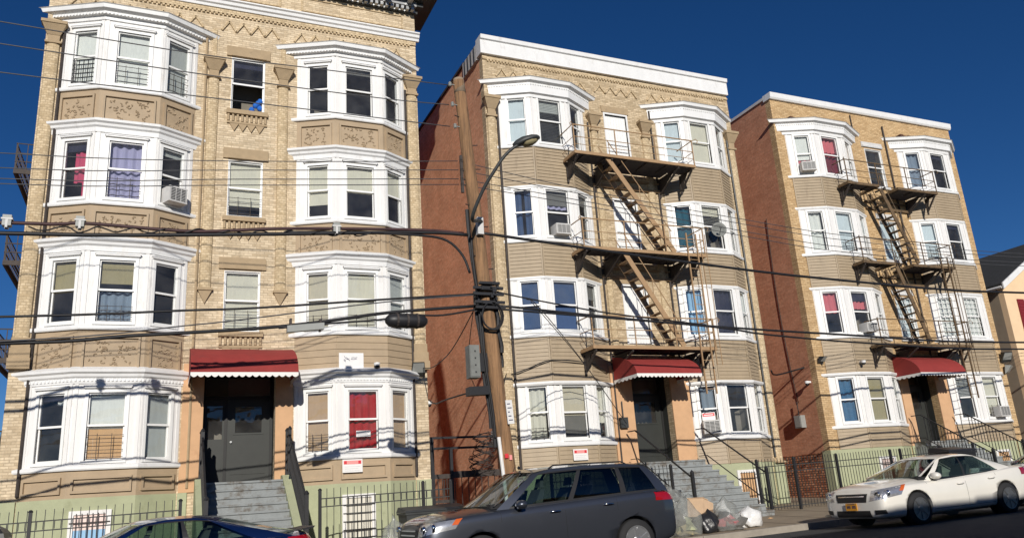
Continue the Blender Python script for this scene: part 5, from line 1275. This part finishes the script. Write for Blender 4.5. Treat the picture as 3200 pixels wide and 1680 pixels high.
SED = dict(st=[(0,.30,.60,.70,.68),(.05,.22,.74,.83,.80),(.22,.20,.83,.93,.87),(.55,.19,.88,.98,.895),(.96,.19,.90,1.02,.905),(1.35,.19,.90,1.05,.905),(2.2,.19,.93,.95,.905),(3.2,.19,.98,.98,.905),(3.95,.20,1.04,1.06,.90),(4.45,.25,1.06,1.10,.86),(4.68,.30,1.02,1.08,.80),(4.76,.38,.92,.95,.72)],
    wx=(.96,3.71), wr=.335, A=(1.30,2.12), D=(4.16,3.42), bw=.82, rw=.58, roof=[(2.0,1.36),(2.25,1.42),(2.6,1.452),(3.0,1.44),(3.3,1.39),(3.5,1.33)],
    panes=[(.075,.43),(.45,.82)], tt=.92, seats=(2.0,2.9), doors=(1.32,2.45,3.45), handles=(2.28,3.28), mirror=(1.62,1.02), spokes=7, bul=.22,
    head=[(-.0,.50,.60),(.46,.93,.70),(.62,.93,.90),(.10,.50,.82)], tail=[(4.9,.52,.84),(4.45,.95,.86),(4.48,.95,1.02),(4.9,.6,1.02)],
    front=[('grille','blackplastic',[(0,-.40,.58),(0,.40,.58),(0,.44,.76),(0,-.44,.76)],.006),('lower_grille','blackplastic',[(0,-.48,.26),(0,.48,.26),(0,.46,.40),(0,-.46,.40)],.006),
           ('fog_lamp','blackplastic',[(.0,-.80,.33),(.0,-.58,.31),(.0,-.58,.41),(.0,-.80,.41)],.008),('fog_lamp','blackplastic',[(.0,.58,.31),(.0,.80,.33),(.0,.80,.41),(.0,.58,.41)],.008)], bars=((.655,),.36), plate=.46)
COU = dict(SED); COU.update(st=[(0,.30,.58,.64,.60),(.06,.22,.68,.76,.74),(.25,.20,.78,.86,.84),(.55,.19,.84,.92,.885),(.92,.19,.89,.96,.90),(1.2,.19,.92,1.0,.90),(2.2,.19,.96,.97,.90),(3.2,.19,1.0,1.0,.90),(3.8,.20,1.03,1.05,.895),(4.15,.25,1.03,1.09,.86),(4.42,.30,.98,1.10,.80),(4.50,.38,.90,.96,.72)],
    wx=(.90,3.58), A=(1.02,2.0), D=(4.16,3.05), rw=.58, roof=[(1.8,1.32),(2.05,1.38),(2.35,1.415),(2.7,1.41),(3.0,1.36),(3.2,1.30)], panes=[(.10,.50),(.535,.83)], seats=(1.9,2.75), doors=(1.15,2.45,3.3), handles=(2.28,3.1), mirror=(1.4,.98),
    tail=[(4.6,.50,.80),(4.2,.95,.84),(4.22,.95,1.0),(4.6,.56,1.02)])
sl_ = .017
sx = 8.82; SUV = scaled(SUV, 1.05, 1.0)
suv, bv = car('parked_suv', 'dark grey seven seat SUV parked in front of the utility pole', 'car', (sx,-7.80,road_z(sx,-8.0)), SUV, 'p_grey', sl_, 'cglass', 'cglassdark', 'cars parked along the kerb')
for s in (-1,1): k = MB(); k.tube([(2.45,s*.60,1.72),(2.55,s*.60,1.775),(3.95,s*.60,1.755),(4.05,s*.60,1.71)], .014, 6); k.build('roof_rail', 'blackplastic', suv)
k = MB(); k.tube([(2.15,.3,1.70),(2.2,.3,1.82)], .006, 5); k.lathe([(0,-.04),(.035,0),(0,.04)], 8, 'z', (2.15,.0,1.79)); k.build('aerial', 'blackplastic', suv)
sx = 18.72
car('parked_sedan', 'cream white sedan with amber lamp corners parked before the ochre tenement', 'car', (sx,-7.95,road_z(sx,-8.1)), scaled(SED, 1.03, .945), 'p_white', sl_, 'cglass', None, 'cars parked along the kerb')
sx = 2.72
blue, bv = car('parked_coupe', 'dark blue low roofed car cut off by the bottom edge, before the green sided stoop', 'car', (sx,-7.35,road_z(sx,-7.4)), COU, 'p_blue', sl_, 'cglass', None, 'cars parked along the kerb')
k = MB(); k.hexa([(4.30,-.66,1.085),(4.50,-.66,1.105),(4.50,.66,1.105),(4.30,.66,1.085)], [(4.32,-.64,1.105),(4.53,-.64,1.135),(4.53,.64,1.135),(4.32,.64,1.105)]); k.build('boot_lip', 'blackplastic', blue)
sx = 24.6
car('parked_sedan', 'grey car mostly hidden behind the boot of the cream white sedan', 'car', (sx,-7.5,road_z(sx,-7.6)), SED, 'p_lgrey', sl_, 'cglass', None, 'cars parked along the kerb')

# ------------------------------------------------------------------ refuse
def bag_mat(name, tint, op):
    m = bpy.data.materials.new(name); m.use_nodes = True; t = m.node_tree
    for n in list(t.nodes):
        if n.type != 'OUTPUT_MATERIAL': t.nodes.remove(n)
    o = t.nodes["Material Output"]; p = N(t, "ShaderNodeBsdfPrincipled"); p.inputs["Roughness"].default_value = .16; p.inputs["Base Color"].default_value = tint
    tc = N(t, "ShaderNodeTexCoord"); no = N(t, "ShaderNodeTexNoise"); no.inputs["Scale"].default_value = 9; no.inputs["Detail"].default_value = 6; t.links.new(tc.outputs["Object"], no.inputs[0])
    bp = N(t, "ShaderNodeBump"); bp.inputs["Strength"].default_value = .9; bp.inputs["Distance"].default_value = .03; t.links.new(no.outputs[0], bp.inputs["Height"]); t.links.new(bp.outputs[0], p.inputs["Normal"])
    tr = N(t, "ShaderNodeBsdfTransparent"); tr.inputs[0].default_value = (.92,.93,.92,1); mx = N(t, "ShaderNodeMixShader"); mx.inputs[0].default_value = op
    t.links.new(tr.outputs[0], mx.inputs[1]); t.links.new(p.outputs[0], mx.inputs[2]); t.links.new(mx.outputs[0], o.inputs[0]); return m
M['bagclear'] = bag_mat('clear_bag_plastic', (.42,.43,.41,1), .36); M['bagwhite'] = bag_mat('white_bag_plastic', (.80,.80,.79,1), .96)
def blob(m, c, r, seed, knot=True, rough=.16, n=3):
    rnd = random.Random(seed); ph = [(rnd.uniform(2,7), rnd.uniform(0,6.28), Vector((rnd.uniform(-1,1),rnd.uniform(-1,1),rnd.uniform(-1,1))).normalized()) for _ in range(11)]
    b = bmesh.new(); bmesh.ops.create_icosphere(b, subdivisions=n, radius=1)
    vs = []
    for v in b.verts:
        p = v.co.copy(); f = 1+sum(rough*.32*math.sin(a*p.dot(d)*1.6+o) for a,o,d in ph)
        p = p*f; 
        if p.z < -.6: p.z = -.6-(abs(p.z)-.6)*.15; p.x *= 1.12; p.y *= 1.12
        if knot and v.co.z > .82: k_ = (v.co.z-.82)/.18; p.x *= 1-.75*k_; p.y *= 1-.75*k_; p.z += .16*k_
        vs.append(Vector((c[0]+p.x*r[0], c[1]+p.y*r[1], c[2]+(p.z+.62)*r[2])))
    idx = {v: i for i, v in enumerate(b.verts)}; fs = [tuple(idx[q] for q in f.verts) for f in b.faces]; b.free()
    return m.add(vs, fs)
def bag(label, x, y, r, mt, seed, inner=None, cat='bag', dz=0.):
    z = sidewalk_z(x,y)+dz; t = thing('rubbish_bag', label, cat, (x,y,z), 'rubbish bags put out at the kerb')
    blob(MB(), (0,0,0), r, seed).build('bag_skin', mt, t, smooth=True)
    if inner:
        for i, im in enumerate(inner):
            rnd = random.Random(seed+i); q = (rnd.uniform(-.42,.42)*r[0], rnd.uniform(-.42,.30)*r[1], r[2]*(.05+.62*i/len(inner)))
            blob(MB(), q, (r[0]*.56,r[1]*.58,r[2]*.36), seed+40+i, False, .5, 2).build('contents', im, t)
bag('large clear bag of mixed grey rubbish against the rear of the SUV', 15.26, -5.7, (0.41,0.38,0.51), 'bagclear', 3, ('bl_dgrey','cardboard','bl_grey','rubbish'))
bag('tall clear bag with brown and grey waste at the back of the pile', 16.16, -4.95, (0.38,0.34,0.60), 'bagclear', 5, ('bl_brown','bl_dgrey','metaldark','bl_white'))
bag('clear bag of grey waste topmost on the pile near the SUV tail lamp', 15.51, -5.0, (0.34,0.33,0.51), 'bagclear', 9, ('bl_grey','bl_dgrey','cardboard'), dz=.36)
bag('olive grey bag at the front of the pile nearest the SUV', 15.86, -5.75, (0.38,0.30,0.49), 'bagclear', 11, ('bl_olive','green','bl_dgrey'))
bag('black bag at the foot of the pile', 16.61, -5.6, (0.28,0.25,0.27), 'rubbish', 13)
bag('grey bag with pinkish waste beside the black bag', 17.16, -5.6, (0.36,0.30,0.39), 'bagclear', 15, ('bl_dgrey','bl_rose','rubbish'))
bag('bright white carrier bag, farthest right of the pile', 17.91, -5.5, (0.33,0.25,0.27), 'bagwhite', 17)
bag('small white bag lying behind the grey one', 17.51, -5.0, (0.23,0.20,0.36), 'bagwhite', 19)
bag('white bag poking up beside the SUV rear corner', 14.91, -5.15, (0.21,0.18,0.67), 'bagwhite', 21)
bag('grey bag lying across the lowest step behind the pile', 16.76, -4.7, (0.34,0.28,0.46), 'bagclear', 27, ('bl_grey','bl_dgrey','bl_white'))
bag('translucent grey bag in front of the SUV bonnet by the picket fence', 9.25, -5.2, (.26,.25,.55), 'bagclear', 23, ('bl_grey','bl_lace'))
for i_ in range(9):
    x_, y_ = random.uniform(14.5,27), random.uniform(-6,-2.8)
    k = MB(Matrix.Translation((x_,y_,sidewalk_z(x_,y_)+.006)) @ Matrix.Rotation(random.uniform(0,6),4,'Z')); s_ = random.uniform(.03,.09); k.add([(-s_,-s_*.6,0),(s_,-s_*.5,.01),(s_*.8,s_*.6,.0),(0,s_*.3,.035),(-s_*.9,s_*.5,.004)], [(0,1,3),(1,2,3),(2,4,3),(4,0,3),(0,4,2,1)])
    o = k.build('paper_scrap', random.choice(('bl_white','bl_card','bl_grey','signwhite'))); tag(o, 'scrap of pale litter lying on the pavement', 'scrap', 'scraps of litter on the pavement')
m = MB(Matrix.Translation((16.75,-5.15,sidewalk_z(16.7,-5.1)+.25)) @ Matrix.Rotation(.5,4,'Z') @ Matrix.Rotation(.25,4,'Y')); m.box(-.28,.28,-.2,.2,.02,.44); m.box(-.29,-.02,-.21,.21,.445,.46)
o = m.build('cardboard_box', 'cardboard'); tag(o, 'pale cardboard box standing among the rubbish bags', 'box')
def bin_(label, x, y, w, d, h, mt, dome=False):
    z = sidewalk_z(x,y); t = thing('wheeled_bin', label, 'bin', (x,y,z), 'bins on the pavement')
    m = MB(); m.hexa([(-w*.42,-d*.42,.06),(w*.42,-d*.42,.06),(w*.42,d*.42,.06),(-w*.42,d*.42,.06)], [(-w/2,-d/2,h*.88),(w/2,-d/2,h*.88),(w/2,d/2,h*.88),(-w/2,d/2,h*.88)]); m.box(-w*.53,w*.53,-d*.53,d*.53,h*.84,h*.88); m.build('bin_body', mt, t)
    m = MB()
    if dome: 
        for i in range(5): a = math.pi/2*i/5; b = math.pi/2*(i+1)/5; m.hexa([(-w*.53*math.cos(a),-d*.53*math.cos(a),h*.885+.26*math.sin(a)),(w*.53*math.cos(a),-d*.53*math.cos(a),h*.885+.26*math.sin(a)),(w*.53*math.cos(a),d*.53*math.cos(a),h*.885+.26*math.sin(a)),(-w*.53*math.cos(a),d*.53*math.cos(a),h*.885+.26*math.sin(a))],
                [(-w*.53*math.cos(b),-d*.53*math.cos(b),h*.885+.26*math.sin(b)),(w*.53*math.cos(b),-d*.53*math.cos(b),h*.885+.26*math.sin(b)),(w*.53*math.cos(b),d*.53*math.cos(b),h*.885+.26*math.sin(b)),(-w*.53*math.cos(b),d*.53*math.cos(b),h*.885+.26*math.sin(b))])
    else: m.hexa([(-w*.54,-d*.56,h*.885),(w*.54,-d*.56,h*.885),(w*.54,d*.54,h*.885),(-w*.54,d*.54,h*.885)], [(-w*.5,-d*.5,h*.93),(w*.5,-d*.5,h*.93),(w*.5,d*.5,h*1.0),(-w*.5,d*.5,h*1.0)])
    m.build('lid', mt, t)
    for s in (-1,1): m = MB(); m.lathe([(.1,-.03),(.1,.03)], 14, 'x', (s*w*.4,d*.42,.1)); m.build('wheel', 'tyre', t)
    m = MB(); m.tube([(-w*.4,d*.54,h*.86),(-w*.4,d*.62,h*.9),(w*.4,d*.62,h*.9),(w*.4,d*.54,h*.86)], .015, 6); m.build('handle', mt, t)
bin_('black domed bin before the picket fence, near the nose of the blue car', 2.17, -5.0, .82, .80, 1.36, 'blackplastic', True)
bin_('dark green grey bin standing left of the alley gate, behind the SUV bonnet', 10.45, -3.3, .92, .7, 1.06, 'metaldark')
bin_('low black bin behind the SUV bonnet beside the gate post', 11.15, -3.2, .62, .6, 1.06, 'blackplastic')
bin_('black bin lid showing above the roof of the cream white sedan', 28.0, -3.4, 1.2, .7, 1.45, 'blackplastic')

# ------------------------------------------------------------------ neighbouring houses
def house_right():
    z0 = sidewalk_z(40,0)-.1; t = thing('gabled_house', 'peach stucco gabled house with maroon shutters beyond the ochre tenement', 'house', (38,0,z0)); D = Matrix.Translation((-38,0,-z0))
    x0, x1, ze, zr = 37.55, 45.2, 9.35, 11.55; xm = (x0+x1)/2
    m = MB(D); m.wall(x0, x1, z0, ze, [(38.75,39.75,6.75,8.65),(43.2,44.2,6.55,8.45),(39.3,40.3,3.2,4.9)], 0, .25)
    m.prism([(x0,ze),(x1,ze),(xm,zr)], 0, .25, 'y'); m.build('front_wall', 'peachwall', t)
    m = MB(D); m.box(x0,x0+.2,.251,11,z0,ze); clap(MB(), 0,1,0,1); s = m.build('side_wall', 'taupe', t)
    MB(D).box(x1-.2,x1,.251,11,z0,ze).build('side_wall', 'taupe', t)
    r = MB(D); k = (zr-ze)/(xm-x0); o = .35
    for s_ in (-1,1):
        xe = xm+s_*(xm-x0+o); zz = ze-k*o
        r.hexa([(xe,-.25,zz),(xm,-.25,zr),(xm,11.2,zr),(xe,11.2,zz)], [(xe,-.25,zz+.16),(xm,-.25,zr+.16),(xm,11.2,zr+.16),(xe,11.2,zz+.16)])
    rf = r.build('roof', 'shingle', t)
    g = MB(D)
    for s_ in (-1,1):
        xe = xm+s_*(xm-x0+o); zz = ze-k*o
        g.hexa([(xe,-.31,zz-.10),(xm,-.31,zr-.10),(xm,-.251,zr-.10),(xe,-.251,zz-.10)], [(xe,-.31,zz+.17),(xm,-.31,zr+.17),(xm,-.251,zr+.17),(xe,-.251,zz+.17)])
    g.build('barge_board', 'white2', rf)
    g = MB(D); g.tube([(x0-.06,1.0,z) for z in (ze-.2,7,5,z0+.2)], .05, 8); g.tube([(x0-.33,-.2,ze-.2),(x0-.33,11,ze-.2)], .06, 6); g.build('gutter', 'white2', t)
    for a, c in ((38.75,6.75),(43.2,6.55),(39.3,3.2)):
        h = 1.9 if c > 6 else 1.7; f = win(t, D, a+.06, c+.06, .88, h-.12, 'b:cream:.8', False, .06)
        for s_ in (a-.48, a+1.06): 
            m = MB(D); m.box(s_, s_+.42, -.05, -.001, c-.05, c+h+.05)
            for i in range(14): m.box(s_+.05, s_+.37, -.065, -.0505, c+.05+i*(h-.1)/14, c+.05+i*(h-.1)/14+.06)
            m.build('shutter', 'maroon', t)
    m = MB(D); m.box(x0+.3,x1-.3,.6,.7,z0,ze-.1); m.build('room_partition', 'inside', t)
    m = MB(D); pr = [(.0,6.55),(-.5,6.45),(-.95,6.15),(-1.2,5.75),(-1.2,5.65),(.0,5.65)]; m.prism(pr, 38.1, 41.2, 'x'); m.build('porch_hood', 'metalgrey', t)
    m = MB(D); m.box(38.9,39.9,-.02,-.0005,z0+.5,5.3); m.build('front_door', 'doordark', t)
    m = MB(D)
    for x in (38.2,41.1): m.box(x-.05,x+.05,-1.15,-1.05,z0,5.65)
    m.build('porch_post', 'white2', t)
house_right()
def row_house(label, x0, x1, h, mt):
    z0 = road_z((x0+x1)/2,-18.5); h = h-z0; t = thing('row_house', label, 'house', (x0,-24.6,z0), 'row houses on the opposite side of the street'); D = Matrix.Translation((-x0,24.6,-z0)) @ Matrix.Identity(4)
    W = x1-x0; n = max(2, int(W/2.2)); fl = 3
    holes = [(W*(i+.5)/n-.5, W*(i+.5)/n+.5, z0+1+f*(h-1)/fl+.6, z0+1+f*(h-1)/fl+2.1) for i in range(n) for f in range(fl)] if h > 6.5 else [(W*(i+.5)/n-.5, W*(i+.5)/n+.5, z0+.9+f*3.1, z0+2.3+f*3.1) for i in range(n) for f in range(2)]
    T = Matrix.Translation((x1,-24.6,0)) @ Matrix.Rotation(math.pi,4,'Z')
    MB(D @ T).wall(0, W, z0-.3, z0+h, holes, 0, .3).build('facade', mt, t)
    m = MB(D @ T); m.box(0,.25,.301,9,z0-.3,z0+h-.3); m.box(W-.25,W,.301,9,z0-.3,z0+h-.3); m.box(.251,W-.251,8.7,9,z0-.3,z0+h-.3); m.build('side_wall', 'redbrick', t)
    m = MB(D @ T); m.box(.252,W-.252,.302,8.69,z0+h-.6,z0+h-.4); m.build('roof', 'roof', t)
    m = MB(D @ T); m.box(-.0,W,-.25,.0-.001,z0+h-.5,z0+h); m.build('cornice', 'stone', t)
    m = MB(D @ T); m.box(.26,W-.26,1.2,1.3,z0,z0+h-.7); m.build('room_partition', 'inside', t)
    for i, (a,b,c,e) in enumerate(holes): win(t, D @ T, a+.05, c+.05, b-a-.1, e-c-.1, 'b:cream:.5' if i % 3 else 'b:grey:.3', False, .05)
H1, H2 = 7.15, 7.68
row_house('low brown row house opposite, behind the viewer at the left', -9, -2.0, H1, 'brick3')
row_house('low cream row house opposite, behind the viewer', -1.99, 4.5, H1, 'brick2')
row_house('low dark brick row house opposite, behind the viewer to the right', 4.51, 9.6, H1, 'darkbrick')
row_house('taller cream row house opposite, behind the viewer to the right', 9.61, 16.5, H2, 'brick2')
row_house('taller dark brick row house opposite, far right behind the viewer', 16.51, 24, H2, 'darkbrick')
row_house('taller ochre row house opposite, farthest right behind the viewer', 24.01, 32, H2, 'brick3')
